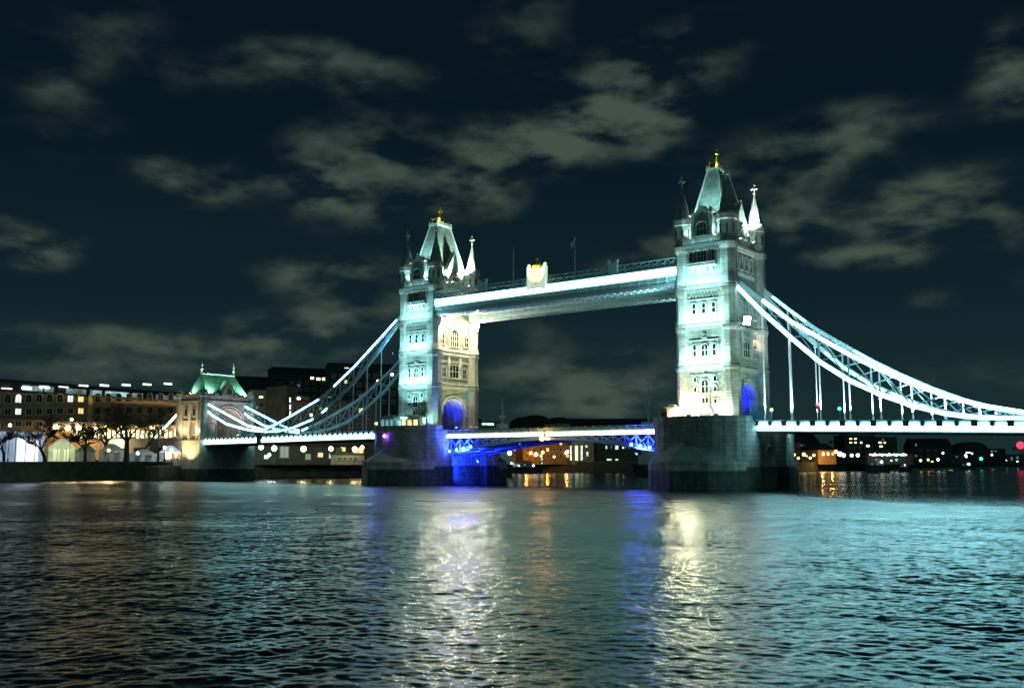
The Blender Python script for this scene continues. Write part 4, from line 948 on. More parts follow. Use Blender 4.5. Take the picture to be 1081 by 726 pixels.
# ------------------------------------------------------------------ abutment tower
def make_abutment():
    T = thing('abutment_tower', 'squat stone abutment arch with a steep green lit roof at the left', 'abutment tower', (-180.2, 0, 0)); hx = 6.6; D_ = 19.6
    w = MB(); w.mi = 1; w.box(-hx - .6, hx + .6, -1.2, D_ + 1.2, -3, 4.4); w.mi = 0; w.box(-hx - .4, hx + .4, -.9, D_ + .9, 4.4, 13.4)
    AP = arch_pts(5.0, 18.6, 23.4); yc = D_ / 2
    w.box(-hx, hx, 0, yc - 5.0, 13.4, 27.0); w.box(-hx, hx, yc + 5.0, D_, 13.4, 27.0)
    for (a, za), (b, zb) in zip(AP, AP[1:]):
        vs = [(x, yc + q, z) for x in (-hx, hx) for q, z in ((a, za), (b, zb), (b, 27.0), (a, 27.0))]
        w.add(vs, [(0, 1, 2, 3), (4, 7, 6, 5), (0, 4, 5, 1), (2, 6, 7, 3)])
    w.build('wall', [STONE, TIDE], T)
    m = MB()
    for hw, zc in ((5.2, 23.6), (6.0, 24.5)):
        ar = arch_pts(hw, 18.6, zc)
        for (a, za), (b, zb) in zip(ar, ar[1:]): m.bar((hx + .15, yc + a, za), (hx + .15, yc + b, zb), .35, .3, up=(1, 0, 0))
    m.build('arch_moulding', TRIM, T)
    for z in (13.4, 19.3, 25.6):
        for ya_, yb_ in (((-.35, yc - 5.4), (yc + 5.4, D_ + .35)) if z < 25 else ((-.35, D_ + .35),)):
            c = MB(); c.box(-hx - .35, hx + .35, ya_, yb_, z, z + .45); c.build('string_course', TRIM, T)
    b = MB()
    for xx in (-4.2, 0, 4.2): b.box(xx - .5, xx + .5, -.5, 0, 4.6, 25.2)
    b.build('buttress', TRIM, T)
    for xx in (-2.2, 2.2):
        f = MB(); f.box(xx - .8, xx + .8, -.2, .02, 21.0, 23.6); wn = f.build('window', TRIM, T)
        g = MB(); g.box(xx - .6, xx + .6, -.24, -.205, 21.2, 23.4); g.build('pane', GLASSD, wn)
    for cx in (-hx + .4, hx - .4):
        for cy in (.4, D_ - .4):
            q = MB(); q.lathe(cx, cy, [(13.4, 1.3), (27.2, 1.25), (27.4, 1.6), (28.6, 1.6), (28.7, 1.2), (29.6, 1.2)]); tu = q.build('corner_turret', STONE, T)
    p = MB(); p.box(-hx, hx, -.1, .5, 27, 28.2); p.box(-hx, hx, D_ - .5, D_ + .1, 27, 28.2); p.box(hx - .5, hx + .1, .5, D_ - .5, 27, 27.9)
    for k in range(7): p.box(hx - .5, hx + .1, 2 + k * 2.5, 3.2 + k * 2.5, 27.9, 28.6)
    p.build('parapet', STONE, T)
    r = MB(); r.frustum(-hx + 1.0, hx - .6, 1.6, D_ - 1.6, 27.6, -.5, .5, 3.6, D_ - 3.6, 35.0); rf = r.build('roof', GREENROOF, T)
    r = MB(); r.box(-.6, .6, 3.4, D_ - 3.4, 35.0, 35.3)
    for yy in (3.6, D_ - 3.6): r.lathe(0, yy, [(35.2, .4), (36.4, .25), (36.8, .5), (37.2, .2), (39.2, .08)], 6); r.ball((0, yy, 38.2), .35, 6, 4)
    r.build('ridge_finials', TRIM, rf)
    q = MB(); x0, x1 = hx - 3.4, hx - .2
    q.box(x0, x1, yc - 2, yc + 2, 27.6, 29.8); vs = [(x, y, z) for x in (x0, x1) for y, z in ((yc - 2, 29.8), (yc + 2, 29.8), (yc, 33.0))]
    q.add(vs, [(0, 1, 2), (3, 5, 4), (0, 3, 4, 1), (1, 4, 5, 2), (2, 5, 3, 0)]); gb = q.build('gable', STONE, T)
    window(gb, 's', yc, 28.2, 30.4, 1.8, 2, 1, True, None, x1)
    return T
make_abutment()
ax = -180.2
for yy, lab in ((3.0, 'near'), (9.8, 'middle'), (16.6, 'far')):
    flood(ax + 6.0, yy, 28.0, (ax + 1.5, yy + (1 if yy < 9 else -1), 33.5), L_LENS, 'roof floodlight on the abutment arch, %s end of the parapet' % lab, 'abutment roof floodlights', ('SPOT', 17000, (.42, 1.0, .66), 120), .4)
flood(ax - 2, .9, 28.6, (ax, 4.5, 33), L_LENS, 'roof floodlight on the front parapet of the abutment arch', 'abutment roof floodlights', ('SPOT', 1500, (.5, 1, .7), 120), .4)
for xx, zz, pw in ((ax + 2.5, 7.4, 3000), (ax - 4.5, 7.4, 2200)):
    flood(xx, -5.5, zz, (xx, 0, 13), L_WARM, 'orange floodlight before the abutment base, %s' % ('right' if xx > ax else 'left'), 'orange floodlights at the abutment', ('SPOT', pw * 2.6, (1, .68, .28), 110), .4)
flood(ax - 3, -3.0, 14.6, (ax - 3, .2, 20), L_WARM, 'orange floodlight on the left ledge of the abutment', 'orange floodlights at the abutment', ('SPOT', 2200, (1, .72, .4), 120), .4)
flood(ax + 5, -1.6, 14.8, (ax + 5.5, .2, 20), L_WARM, 'bright warm lamp on the right ledge of the abutment', 'orange floodlights at the abutment', ('SPOT', 2200, (1, .8, .5), 140), .5)
flood(ax + 12, 9.6, 15.0, (ax + 6.5, 9.8, 23), L_LENS, 'pinkish floodlight on the deck before the abutment arch', 'orange floodlights at the abutment', ('SPOT', 6000, (1, .62, .55), 130), .3)
pm = [Vector((0, 0, 0))]
t = thing('pontoon_block', 'stone landing block standing in the water before the abutment', 'landing block', (-180, -7.5, 0))
m = MB(); m.box(-9.2, -2.4, -1.6, 6.2, -3, 5.0); m.build('body', QUAY, t); m = MB(); m.box(-9.5, -2.1, -1.9, 6.2, 5.0, 5.4); m.build('coping', CONC, t)
# landside tie and approach viaduct
def at_y(u, v, y): q = ray(u, v); return CAM + q * ((y - CAM.y) / q.y)
ta = at_y(191, 434, 1.2); tb = at_y(163, 464, 1.2)
t = thing('land_tie', 'bright straight tie bar slanting down behind the abutment to the left bank', 'tie', (tb.x, 1.2, LAND_Z))
a = Vector((ta.x - tb.x, 0, ta.z - LAND_Z)); bq = Vector((0, 0, tb.z - LAND_Z))
m = MB(); m.bar(a, bq, .6, .8); m.build('tie_bar', PALE, t)
m = MB(); m.bar(a + Vector((0, -.36, 0)), bq + Vector((0, -.36, 0)), .12, .75); m.build('light_strip', L_DECKL, t)
m = MB(); m.box(-1.2, 1.2, -.8, .8, -.5, bq.z + .4); m.build('anchor_block', CONC, t)
t = thing('approach_viaduct', 'low stone approach viaduct running left from the abutment', 'viaduct', (-187, 4, 0))
m = MB(); m.box(-120, 0, 1.5, 17.5, 11.5, 13.6)
for k in range(12): m.box(-120 + k * 10.4, -117 + k * 10.4, 1.5, 17.5, 5, 11.5)
m.build('arches', STONE, t); m = MB(); m.box(-120, 0, 1.2, 1.7, 13.6, 14.7); m.box(-120, 0, 17.3, 17.8, 13.6, 14.7); m.build('parapet', STONE, t)

# ------------------------------------------------------------------ buildings of the far bank
def facade_frame(u0, u1, d0, d1):
    a = spot(u0, d0); b = spot(u1, d1); x = (b - a).normalized(); ang = math.atan2(x.y, x.x); return a, b, ang
class Building:
    def __init__(s, name, label, cat, u0, u1, d0, d1, vtop, depth, wall, roof='flat', roofm=None, group=None, zb=None):
        a, b, ang = facade_frame(u0, u1, d0, d1); s.a, s.w, s.ang = a, (b - a).length, ang
        s.z0 = LAND_Z if zb is None else zb
        mid = (u0 + u1) / 2; s.h = hgt(mid, vtop, (d0 + d1) / 2) - s.z0; s.depth = depth
        s.t = thing(name, label, cat, ((a.x + b.x) / 2, (a.y + b.y) / 2, s.z0), ang, group)
        s.M = Matrix.Translation(s.t.location) @ Matrix.Rotation(ang, 4, 'Z'); s.Mi = s.M.inverted()
        m = MB(); m.box(-s.w / 2, s.w / 2, 0, depth, -1, s.h); s.wall = m.build('wall', wall, s.t)
        r = MB(); h = s.h; W2 = s.w / 2
        if roof == 'flat':
            r.box(-W2 - .3, W2 + .3, -.3, depth + .3, h, h + .7); r.box(-W2 + 1, -W2 + 1 + s.w * .2, depth * .3, depth * .6, h + .7, h + 2.6)
        elif roof == 'gable':
            k = min(s.w * .35, 7); r.prism([(-W2 - .3, -.4), (W2 + .3, -.4), (W2 + .3, depth + .4), (-W2 - .3, depth + .4)], h, h + .3)
            r.add([(-W2, -.3, h + .3), (W2, -.3, h + .3), (W2, depth, h + .3), (-W2, depth, h + .3), (-W2, depth / 2, h + k), (W2, depth / 2, h + k)], [(0, 1, 5, 4), (2, 3, 4, 5), (0, 4, 3), (1, 2, 5)])
        elif roof == 'front_gable':
            k = s.w * .42; r.add([(-W2 - .3, -.3, h), (W2 + .3, -.3, h), (W2 + .3, depth, h), (-W2 - .3, depth, h), (0, -.3, h + k), (0, depth, h + k)], [(0, 1, 4), (2, 3, 5), (1, 2, 5, 4), (3, 0, 4, 5)])
        elif roof == 'dome':
            n = 14; A = [(W2 * math.cos(math.pi * i / n), h + W2 * .5 * math.sin(math.pi * i / n)) for i in range(n + 1)]
            vs = [(x, y, z) for y in (-.2, depth) for x, z in A]
            r.add(vs, [(i, i + 1, n + 2 + i, n + 1 + i) for i in range(n)] + [tuple(range(n, -1, -1)), tuple(range(n + 1, 2 * n + 2))])
        elif roof == 'setback':
            r.box(-W2, W2, 3.0, depth - 2, h, h + 3.4); r.box(-W2 - .3, W2 + .3, 2.0, depth - 1, h + 3.4, h + 3.9); r.box(-W2, W2, -.2, .2, h, h + .9)
        s.roof = r.build('roof', roofm or ROOFD, s.t)
    def loc(s, u, v):                                   # a surveyed point on the facade plane, in the building's own frame
        q = s.Mi.to_3x3() @ ray(u, v); o = s.Mi @ CAM; p = o - q * (o.y / q.y); return p.x, p.z
    def win(s, u, v, w, h, pane, frame=TRIM, arch=False, name='window'):
        x, z = s.loc(u, v); s.win_at(x, z, w, h, pane, frame, arch, name)
    def win_at(s, x, z, w, h, pane, frame=TRIM, arch=False, name='window'):
        f = MB(); t_ = max(.12, w * .12)
        f.box(x - w / 2 - t_, x - w / 2, -.25, .05, z - h / 2, z + h / 2); f.box(x + w / 2, x + w / 2 + t_, -.25, .05, z - h / 2, z + h / 2); f.box(x - w / 2 - t_ * 1.5, x + w / 2 + t_ * 1.5, -.35, .05, z - h / 2 - t_, z - h / 2)
        f.box(x - .06, x + .06, -.2, .05, z - h / 2, z + h / 2)
        if arch:
            A = [(x + a, zz) for a, zz in arch_pts(w / 2 + t_ / 2, z + h / 2, z + h / 2 + w / 2, 8)]
            for (a, za), (b, zb) in zip(A, A[1:]): f.bar((a, -.1, za), (b, -.1, zb), t_, .3, up=(0, 1, 0))
        else: f.box(x - w / 2 - t_, x + w / 2 + t_, -.25, .05, z + h / 2, z + h / 2 + t_)
        fo = f.build(name, frame, s.t)
        ring = [(x - w / 2, z - h / 2), (x + w / 2, z - h / 2)] + ([(x + a, zz) for a, zz in arch_pts(w / 2, z + h / 2, z + h / 2 + w / 2, 8)] if arch else [(x + w / 2, z + h / 2), (x - w / 2, z + h / 2)])
        g = MB(); g.add([(a, -.05, zz) for a, zz in ring], [tuple(range(len(ring)))]); g.build('pane', pane, fo)
    def lampat(s, u, v, r, mat, name='wall_lamp'):
        x, z = s.loc(u, v); m = MB(); m.ball((x, -.6, z), r, 8, 6); o = m.build(name, mat, s.t)
        b = MB(); b.bar((x, 0, z + r * .9), (x, -.6, z + r * .9), .12); b.build('bracket', DARKST, o)
        return x, z

# long warehouse at the left
W = Building('warehouse', 'long brick warehouse with arched windows and a lit arcade at the left', 'warehouse', -70, 214, 352, 410, 419, 26, BRICK, 'setback')
rows = [(421, True), (433.5, False), (446, False)]
litset = {(73, 421): L_COOLP, (83, 421): L_GOLDP, (83, 433.5): L_GOLDP, (14, 421): L_COOLP, (14, 433.5): L_COOLP}
for u in list(range(-58, 90, 11)) + list(range(103, 205, 11)):
    for v, ar in rows:
        p_ = None
        for (a, b), mt in litset.items():
            if abs(u - a) < 6 and b == v: p_ = mt
        vv = v + (u - 100) * -.006 * 10 / 6
        W.win(u, vv, 2.0, 1.9, p_ or GLASSD, TRIM if u < 90 else CONC, ar)
m = MB(); xa, za = W.loc(90, 462); xb, zb = W.loc(96.5, 417); m.box(xa, xb, -.9, .1, LAND_Z - 7, zb); m.build('pilaster', noisy('lit ochre render', (.55, .42, .18), .9), W.t)
lamp('SPOT', ((xa + xb) / 2, -5, 9), 9000, (1, .75, .3), W.t, ((xa + xb) / 2, -.9, 22), size=.3, angle=55)
m = MB(); x0, z0 = W.loc(-65, 447); x1, z1 = W.loc(205, 456); m.box(-W.w / 2, W.w / 2, -5.5, -.05, z1 + 1.6, z1 + 2.2); m.build('arcade_canopy', CONC, W.t)
for k, u in enumerate(range(80, 200, 5)):
    W.win(u, 457 + (k % 3) * .6, 1.25, 2.6 + (k % 2) * .6, L_ARC if k % 5 else L_COOLP, DARKST, False, 'arcade_window')
for u in (58, 71, 82, 99, 111, 126, 160, 188): W.lampat(u, 451, .85, lit('arcade globe %d' % u, (1, .78, .38), 26), 'arcade_lamp')
for u, v in ((-10, 411.5), (12, 410), (33, 409), (52, 408), (72, 407.4), (93, 406.6), (115, 406.2), (138, 405.8), (160, 405.2), (182, 404.6)):
    x, z = W.loc(u, v); m = MB(); zz = W.h + 5.3; m.box(x - 1.7, x + 1.7, 2.4, 3.0, z - .35, z + .25)
    m.build('roof_lamp', lit('roof lamp %d' % u, (.85, 1, .92), 2.6), W.t)
m = MB(); x0, _ = W.loc(-60, 410); x1, _ = W.loc(205, 405); m.box(-W.w / 2, W.w / 2, 2.9, 14, W.h + 3.9, W.loc(72, 404.5)[1]); m.build('attic_storey', ROOFD, W.t)
for u0, u1, br in ((28, 50, .22), (52, 62, .12), (75, 96, .16), (100, 113, .3), (116, 141, .55), (145, 156, .25), (170, 200, .14)):
    xa, _ = W.loc(u0, 416); xb, _ = W.loc(u1, 416); m = MB(); m.box(xa, xb, 2.9, 2.98, W.h + 1.0, W.h + 2.9); m.build('attic_window', lit('attic glazing %d' % u0, (.5, .95, 1), br, vary=(.5, .8)), W.t)
for u in range(60, 206, 18):
    p = W.t.matrix_basis @ Vector((W.loc(u, 458)[0], -11, 0)); 
    lamp('POINT', (p.x, p.y, LAND_Z + 6), 7000 if u > 95 else 900, (1, .72, .34), None, size=.6, name='arcade_fill')  # added fill lights without fixtures, brightening the warehouse front

# marquees and the white event structure on the quay
def tent(u0, u1, vtop, d, label, canvas, depth=6, wall=None, pane=None):
    a, b, ang = facade_frame(u0, u1, d, d); w = (b - a).length; H = hgt((u0 + u1) / 2, vtop, d) - LAND_Z
    t = thing('marquee', label, 'marquee', ((a.x + b.x) / 2, (a.y + b.y) / 2, LAND_Z), ang, 'marquees on the quay'); W2 = w / 2; e = H * .62
    m = MB(); m.add([(-W2, 0, e), (W2, 0, e), (W2, depth, e), (-W2, depth, e), (-W2 * .25, depth / 2, H), (W2 * .25, depth / 2, H)], [(0, 1, 5, 4), (2, 3, 4, 5), (0, 4, 3), (1, 2, 5)]); m.box(-W2 - .1, W2 + .1, -.06, depth + .06, e - .35, e); m.build('canopy', canvas, t)
    m = MB()
    for k in range(4):
        x = -W2 + w * k / 3
        for y in (0, depth): m.bar((x, y, 0), (x, y, e), .14)
    m.build('frame', WHITE, t)
    m = MB()
    n = 5
    for k in range(n):
        if k % 2 == 0: m.box(-W2 + w * k / n + .15, -W2 + w * (k + 1) / n - .15, .12, .18, .2, e - .4)
    m.build('side_wall', wall or CANVAS, t)
    m = MB(); m.box(-W2 + .1, W2 - .1, depth - .1, depth - .04, .1, e - .4); m.build('back_wall', wall or CANVAS, t)
    return t
t = thing('event_pavilion', 'big glowing white box pavilion among the trees at the far left', 'pavilion', spot(25, 306), facade_frame(5, 46, 306, 312)[2])
wv_ = (spot(5, 306) - spot(46, 312)).length; Hh = hgt(25, 456, 309) - LAND_Z
m = MB(); m.box(-wv_ / 2, wv_ / 2, 0, 9, 0, Hh); m.build('side_canvas', L_SCREEND, t)
m = MB(); m.box(-wv_ * .18, wv_ * .33, -.4, -.01, .1, Hh * .78); m.build('bright_screen', L_SCREEN, t)
m = MB()
for k in range(5): m.bar((-wv_ / 2 + wv_ * k / 4, -.3, 0), (-wv_ / 2 + wv_ * k / 4, -.3, Hh + .2), .22)
m.bar((-wv_ / 2, -.3, Hh), (wv_ / 2, -.3, Hh), .22); m.build('frame', WHITE, t)
tent(50, 79, 463, 314, 'yellowish lit marquee beside the white pavilion', L_TENTY, 7, L_TENTY)
tent(80, 100, 468, 318, 'dim teal marquee between two bare trees', noisy('teal canvas', (.2, .36, .36), .8), 6)
tent(104, 131, 468, 320, 'plain white marquee left of the big bare tree', CANVAS, 7)
tent(136, 165, 474, 324, 'low white marquee right of the big bare tree', CANVAS, 5)
tent(168, 190, 470, 327, 'bright white marquee next to the abutment', L_SCREEND, 6, CANVAS)
for u, d, mat, lab, h in ((114, 312, L_WARM, 'warm lamp before the plain white marquee', 3.0), (173, 319, L_COOLB, 'cool lamp before the bright marquee', 4.0), (181, 320, L_COOLB, 'second cool lamp before the bright marquee', 3.2), (145, 316, L_COOLB, 'cool lamp at the low white marquee', 2.2), (8, 298, L_COOLB, 'cool lamp left of the white pavilion', 9.5), (73, 312, L_COOLB, 'cool lamp over the yellowish marquee', 12)):
    lamp_post(spot(u, d), h, mat, lab, 'lamps on the left quay', .45, 1, 260, (.9, 1, .95) if mat is L_COOLB else WARM)

# bare winter trees
def tree(u, d, vtop, label, seed, lean=0):
    rg = random.Random(seed); p = spot(u, d); H = hgt(u, vtop, d) - LAND_Z
    t = thing('bare_tree', label, 'tree', p, rg.uniform(0, 6), 'bare trees along the river wall')
    tr = MB(); lb = MB(); tw = MB()
    def grow(a, dr, ln, r, depth):
        b = a; n = 3; dcur = dr.copy(); rr = r
        for k in range(n):
            dcur = (dcur + Vector((rg.gauss(0, .13), rg.gauss(0, .13), rg.gauss(.05, .06)))).normalized(); c = b + dcur * (ln / n); r2 = rr * (.86 if depth else .9)
            (tr if depth == 0 else lb if depth < 3 else tw).tube(b, c, rr, r2, 6 if depth < 2 else 3); b, rr = c, r2
            if depth and depth < 5 and k < n - 1 and rg.random() < .8: side(b, dcur, ln * .62, rr * .6, depth + 1)
        if depth < 5:
            for _ in range(3 if depth < 3 else 2): side(b, dcur, ln * rg.uniform(.62, .82), rr * .72, depth + 1)
    def side(a, dr, ln, r, depth):
        ax_ = Vector((rg.gauss(0, 1), rg.gauss(0, 1), rg.gauss(0, .35))).normalized(); grow(a, (dr + ax_ * rg.uniform(.45, .85)).normalized(), ln, max(r, .06), depth)
    grow(Vector((0, 0, 0)), Vector((lean, 0, 1)).normalized(), H * .30, H * .032, 0)
    tr.build('trunk', BARK, t); lb.build('limbs', BARK, t); tw.build('twigs', BARK, t)
    zs = [v[2] for v in tw.v]; k = H / max(zs); t.scale = (k * 1.4, k * 1.4, k)
    return t
for i, (u, d, vt, lab) in enumerate(((-14, 292, 448, 'bare tree at the left edge of the view'), (4, 296, 452, 'bare tree left of the glowing pavilion'), (47, 300, 446, 'bare tree between the pavilion and the yellowish marquee'), (90, 306, 450, 'bare tree before the dim teal marquee'),
        (133, 311, 424, 'tallest bare tree with a broad crown before the warehouse'), (112, 330, 432, 'bare tree behind the plain white marquee'), (152, 331, 440, 'bare tree behind the low white marquee'), (68, 328, 436, 'bare tree behind the yellowish marquee'))):
    tree(u, d, vt, lab, 40 + i)

# blocks behind the left chains
def block(name, lab, u0, u1, d, vtop, depth, wall, roof, wins, cat='building', grp=None, grid=None):
    b = Building(name, lab, cat, u0, u1, d, d * 1.01, vtop, depth, wall, roof, group=grp)
    for (u, v, w, h, pane) in wins: b.win(u, v, w, h, pane)
    if grid:
        us, vs, w, h = grid
        for v in vs:
            for u in us: b.win(u, v, w, h, GLASSD)
    return b
K1 = lit('dim yellow pane', (1, .82, .35), 3.2); K2 = lit('dim white pane', (.9, 1, .85), 3.0); K3 = lit('faint pane', (.5, .8, .7), .22)
block('office_block', 'grey green block with a gabled end right of the abutment arch', 262, 305, 470, 412, 20, PALEB, 'gable', [(275.5, 419, 1.8, .9, K1), (283, 419, 2.0, .9, K1), (270, 430, 2, 1.2, K3), (279, 438, 2, 1.2, K3), (296, 425, 1.6, 1.2, K3)], grid=((268, 276, 284, 292), (427, 436, 445), 1.5, 1.6))
block('office_block', 'narrow block with a column of lit stair windows', 300, 312, 450, 408, 14, DULLB, 'flat', [(306, 422, .8, 2.2, K2), (306, 429.5, .8, 2.2, K2), (306, 436, .8, 2.0, K2)])
block('office_block', 'broad dark block with three yellow windows in a row', 285, 350, 560, 395, 24, DARKB, 'setback', [(287, 402, 1.6, 1.6, K2), (329.5, 399, 1.9, 1.4, K1), (336, 400, 2.2, 1.4, K1), (341.5, 400, 1.6, 1.6, K1), (315, 407, 1.5, 1.2, K3)], grid=(range(292, 348, 8), (404, 411, 418), 1.8, 1.6))
block('office_block', 'tall dark block behind the upper part of the left chain', 345, 425, 520, 391, 22, DARKB, 'setback', [(366, 389, 2.2, .9, K2), (365.5, 403, 1.5, 1.5, K1), (347, 419, 2.4, .8, K3), (382.5, 417, 3.2, .8, K3), (340.5, 418, 1, 1, K3)], grid=(range(352, 422, 9), (397, 406, 415, 424), 1.8, 1.8))
block('apartment_block', 'lower dark block behind the left deck', 308, 400, 440, 424, 18, DULLB, 'flat', [(328.5, 438, 1.3, 1.3, K1), (381, 433, 1.6, 1.6, K1), (338, 411 + 20, 1.4, 1.2, K3), (397, 447, 1.2, 1.2, K1)], grid=(range(316, 396, 9), (431, 440, 449), 1.5, 1.6))
block('hilltop_block', 'distant flat dark block on the skyline far left of the left tower', 225, 300, 900, 398, 40, DARKB, 'flat', [(270, 404, 2, 2, K3)])
lampu = ((313.5, 422, 445, 'left'), (322, 425, 445, 'right'), (397.5, 403.5, 500, 'upper'), (412.5, 396.5, 500, 'top'))
for u, v, d, lab in lampu:
    z = hgt(u, v, d); lamp_post(spot(u, d), z - LAND_Z, lit('roof globe ' + lab, (1, .88, .35), 10), '%s yellow floodlight mast behind the left chain' % lab, 'light masts behind the left chain', .75)

# quay level under the left deck
q = Building('quay_shed', 'long low shed with lit openings on the quay under the left deck', 'shed', 218, 388, 366, 392, 471, 12, DULLB, 'flat')
for u, v, w, h, pn in ((240, 480, 1.0, 3.2, L_ARC), (281, 482, 1.6, 1.4, L_COOLP), (300, 477, 3.2, 4, K3), (338, 480, 2, 1.6, L_GOLDP), (351, 481, 3, 1.8, L_COOLP), (378, 478, 4.4, 4.2, L_GOLDP), (226, 480, 2, 3, GLASSD), (254, 480, 2, 3, GLASSD), (265, 480, 2, 3, GLASSD), (325, 482, 2, 2, K3), (362, 474, 2, 1.6, L_GOLDP)): q.win(u, v, w, h, pn)
for u, v, d, mat, r, lab in ((237, 477.5, 352, L_COOLB, .7, 'first lamp under the left deck beside the abutment'), (275, 474, 352, L_COOLB, .95, 'large cool lamp under the left deck'), (289, 475.5, 353, L_COOLB, 1.0, 'second large cool lamp under the left deck'), (284, 481.5, 350, L_COOLB, .6, 'small cool lamp between two large ones under the deck'),
        (320, 476, 356, lit('gold quay lamp', (1, .85, .35), 22), 1.0, 'brightest yellow lamp under the middle of the left deck'), (349, 475.5, 358, lit('gold quay lamp dim', (1, .85, .4), 14), .85, 'yellow lamp under the left deck, second from the pier'), (374, 476, 360, lit('gold pier lamp', (1, .78, .3), 18), .9, 'yellow lamp close to the left pier'), (382, 474, 361, L_WARM, .8, 'orange lamp touching the left pier in the view')):
    lamp_post(spot(u, d), max(1.5, hgt(u, v, d) - LAND_Z), mat, lab, 'quay lamps under the left deck', r, 1, 500, (1, .85, .45) if mat is not L_COOLB else (.85, 1, .95))
def boat(u0, u1, d, vdeck, label, hullm, cabin_h, lights=(), mast=0, dome=None, name='river_boat', wallm=PALEB):
    a = at_dist(u0, 489, d); b = at_dist(u1, 489, d); w = (Vector((b.x, b.y, 0)) - Vector((a.x, a.y, 0))).length; ang = math.atan2(b.y - a.y, b.x - a.x)
    t = thing(name, label, 'boat', ((a.x + b.x) / 2, (a.y + b.y) / 2, WATER_Z), ang); W2 = w / 2; bw = max(2.2, w * .11); fb = max(1.0, hgt((u0 + u1) / 2, vdeck, d) - WATER_Z)
    out = [(-W2, 0), (-W2 * .9, -bw * .8), (-W2 * .4, -bw), (W2 * .5, -bw), (W2 * .85, -bw * .55), (W2, 0), (W2 * .85, bw * .55), (W2 * .5, bw), (-W2 * .4, bw), (-W2 * .9, bw * .8)]
    m = MB(); m.prism([(x * .93, y * .8) for x, y in out], -.6, fb, out); m.build('hull', hullm, t)
    m = MB(); m.box(-W2 * .6, W2 * .45, -bw * .7, bw * .7, fb, fb + cabin_h); m.box(-W2 * .15, W2 * .3, -bw * .5, bw * .5, fb + cabin_h, fb + cabin_h * 1.7); ca = m.build('cabin', wallm, t)
    for k in range(6):
        x = -W2 * .55 + W2 * .95 * k / 6; g = MB(); g.box(x, x + W2 * .11, -bw * .7 - .05, -bw * .7 - .01, fb + cabin_h * .3, fb + cabin_h * .75); g.build('window', GLASSD if k % 3 else K3, ca)
    if mast: m = MB(); m.tube((0, 0, fb), (0, 0, fb + mast), .16, .06); m.bar((-1.4, 0, fb + mast * .7), (1.4, 0, fb + mast * .7), .1); m.build('mast', PALE, t)
    for x, z, r, mt in lights:
        m = MB(); m.ball((x * W2, -bw * .75 - .3, fb + z), r, 8, 6); m.build('deck_lamp', mt, t)
    if dome: m = MB(); m.ball((dome * W2, -bw * .5, fb + .8), 2.0, 10, 6); m.build('lit_dome', lit('frosted dome', (.95, 1, .8), 1.1), t)
    return t
boat(535, 574, 545, 492.5, 'dark moored boat with a pale glowing dome at its left end', HULL, 2.0, ((-.35, .7, .45, L_COOLB), (.45, .7, .55, L_COOLB), (.9, 4.2, .5, L_GREEN), (.9, 2.0, .4, L_GREEN)), 0, -.78)
qk = Building('quay_kiosk', 'low pale kiosk on the quay next to the left pier', 'kiosk', 353, 384, 362, 366, 480, 4, PALEB, 'flat')
for u in (358, 364, 370, 376): qk.win(u, 484, 1.0, 1.0, GLASSD)
boat(914, 940, 640, 491, 'small dark launch with one bright lamp under the right deck', HULL, 1.6, ((.3, 2.2, .8, L_COOLB),), 5)
boat(948, 962, 680, 493, 'small grey launch with a faint bow light', HULL, 1.3, ((0, 1.5, .5, lit('faint bow lamp', (.6, .9, 1), 2.5)),), 0)
boat(1012, 1030, 900, 491.5, 'tiny moored boat with a white stern lamp far downstream', HULL, 1.5, ((.2, 1.5, .9, L_COOLB),), 4)

# bank seen through the opening span
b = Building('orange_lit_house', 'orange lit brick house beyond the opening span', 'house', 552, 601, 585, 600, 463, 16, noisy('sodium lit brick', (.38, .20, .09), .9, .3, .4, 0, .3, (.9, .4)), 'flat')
for v in (468, 474.5, 481):
    for u in range(557, 600, 7): b.win(u, v, 1.7, 1.9, L_GOLDP if (u + int(v)) % 4 == 0 else GLASSD)
for u, v, mat, lab in ((560, 478, L_ORANGE, 'left'), (597, 478, L_WARM, 'right')): b.lampat(u, v, .8, mat)
for du in (556, 578, 598):
    p = spot(du, 575); lamp('POINT', (p.x, p.y, LAND_Z + 5), 2600, (1, .45, .08), None, size=.5, name='sodium_fill')  # added light with no lamp built for it, warming the house front
b = Building('columned_hall', 'pale hall with tall lit columns beyond the opening span', 'hall', 604, 627, 600, 604, 461, 16, PALEB, 'flat')
for u, w_, mt in ((600.5, 1.0, L_COOLP), (606.5, 1.8, lit('tall lit recess', (.85, 1, .55), 1.6)), (612, 1.2, L_COOLP)): b.win(u + 2, 478, w_, 9.0, mt)
for u in (610, 615, 620): b.win(u, 464, 1.3, 1.4, L_COOLP)
b.win(619, 471, 1.2, 1.4, L_COOLP); b.win(620, 479, 1.1, 2.6, L_COOLP)
b = Building('dark_quay_block', 'dark quay block with scattered cool windows beyond the opening span', 'building', 628, 700, 610, 640, 459, 20, DULLB, 'flat')
for u, v, w_, h_, mt in ((640, 472, 1.1, 2, L_COOLP), (651, 472, 2.2, 2.4, L_COOLP), (645, 471.5, .8, 1.8, K3), (643, 485, 3.6, .9, L_COOLP), (651, 485, 2.0, .9, L_COOLP), (672, 479, 1.4, 1.1, L_COOLP), (681, 479, 2.4, 1.2, L_COOLP), (676, 473, 1.4, .8, L_COOLP), (680, 473, 1.4, .8, L_COOLP), (660, 472, .8, 1.8, K3), (664, 472, .8, 1.8, K3), (632, 472, 1.2, 1.6, GLASSD), (632, 480, 1.2, 1.6, GLASSD), (660, 480, 1.2, 1.6, GLASSD)): b.win(u, v, w_, h_, mt)
block('skyline_shed', 'long dark shed with a curved roof on the skyline above the opening span', 548, 583, 760, 447, 30, DARKB, 'dome', [])
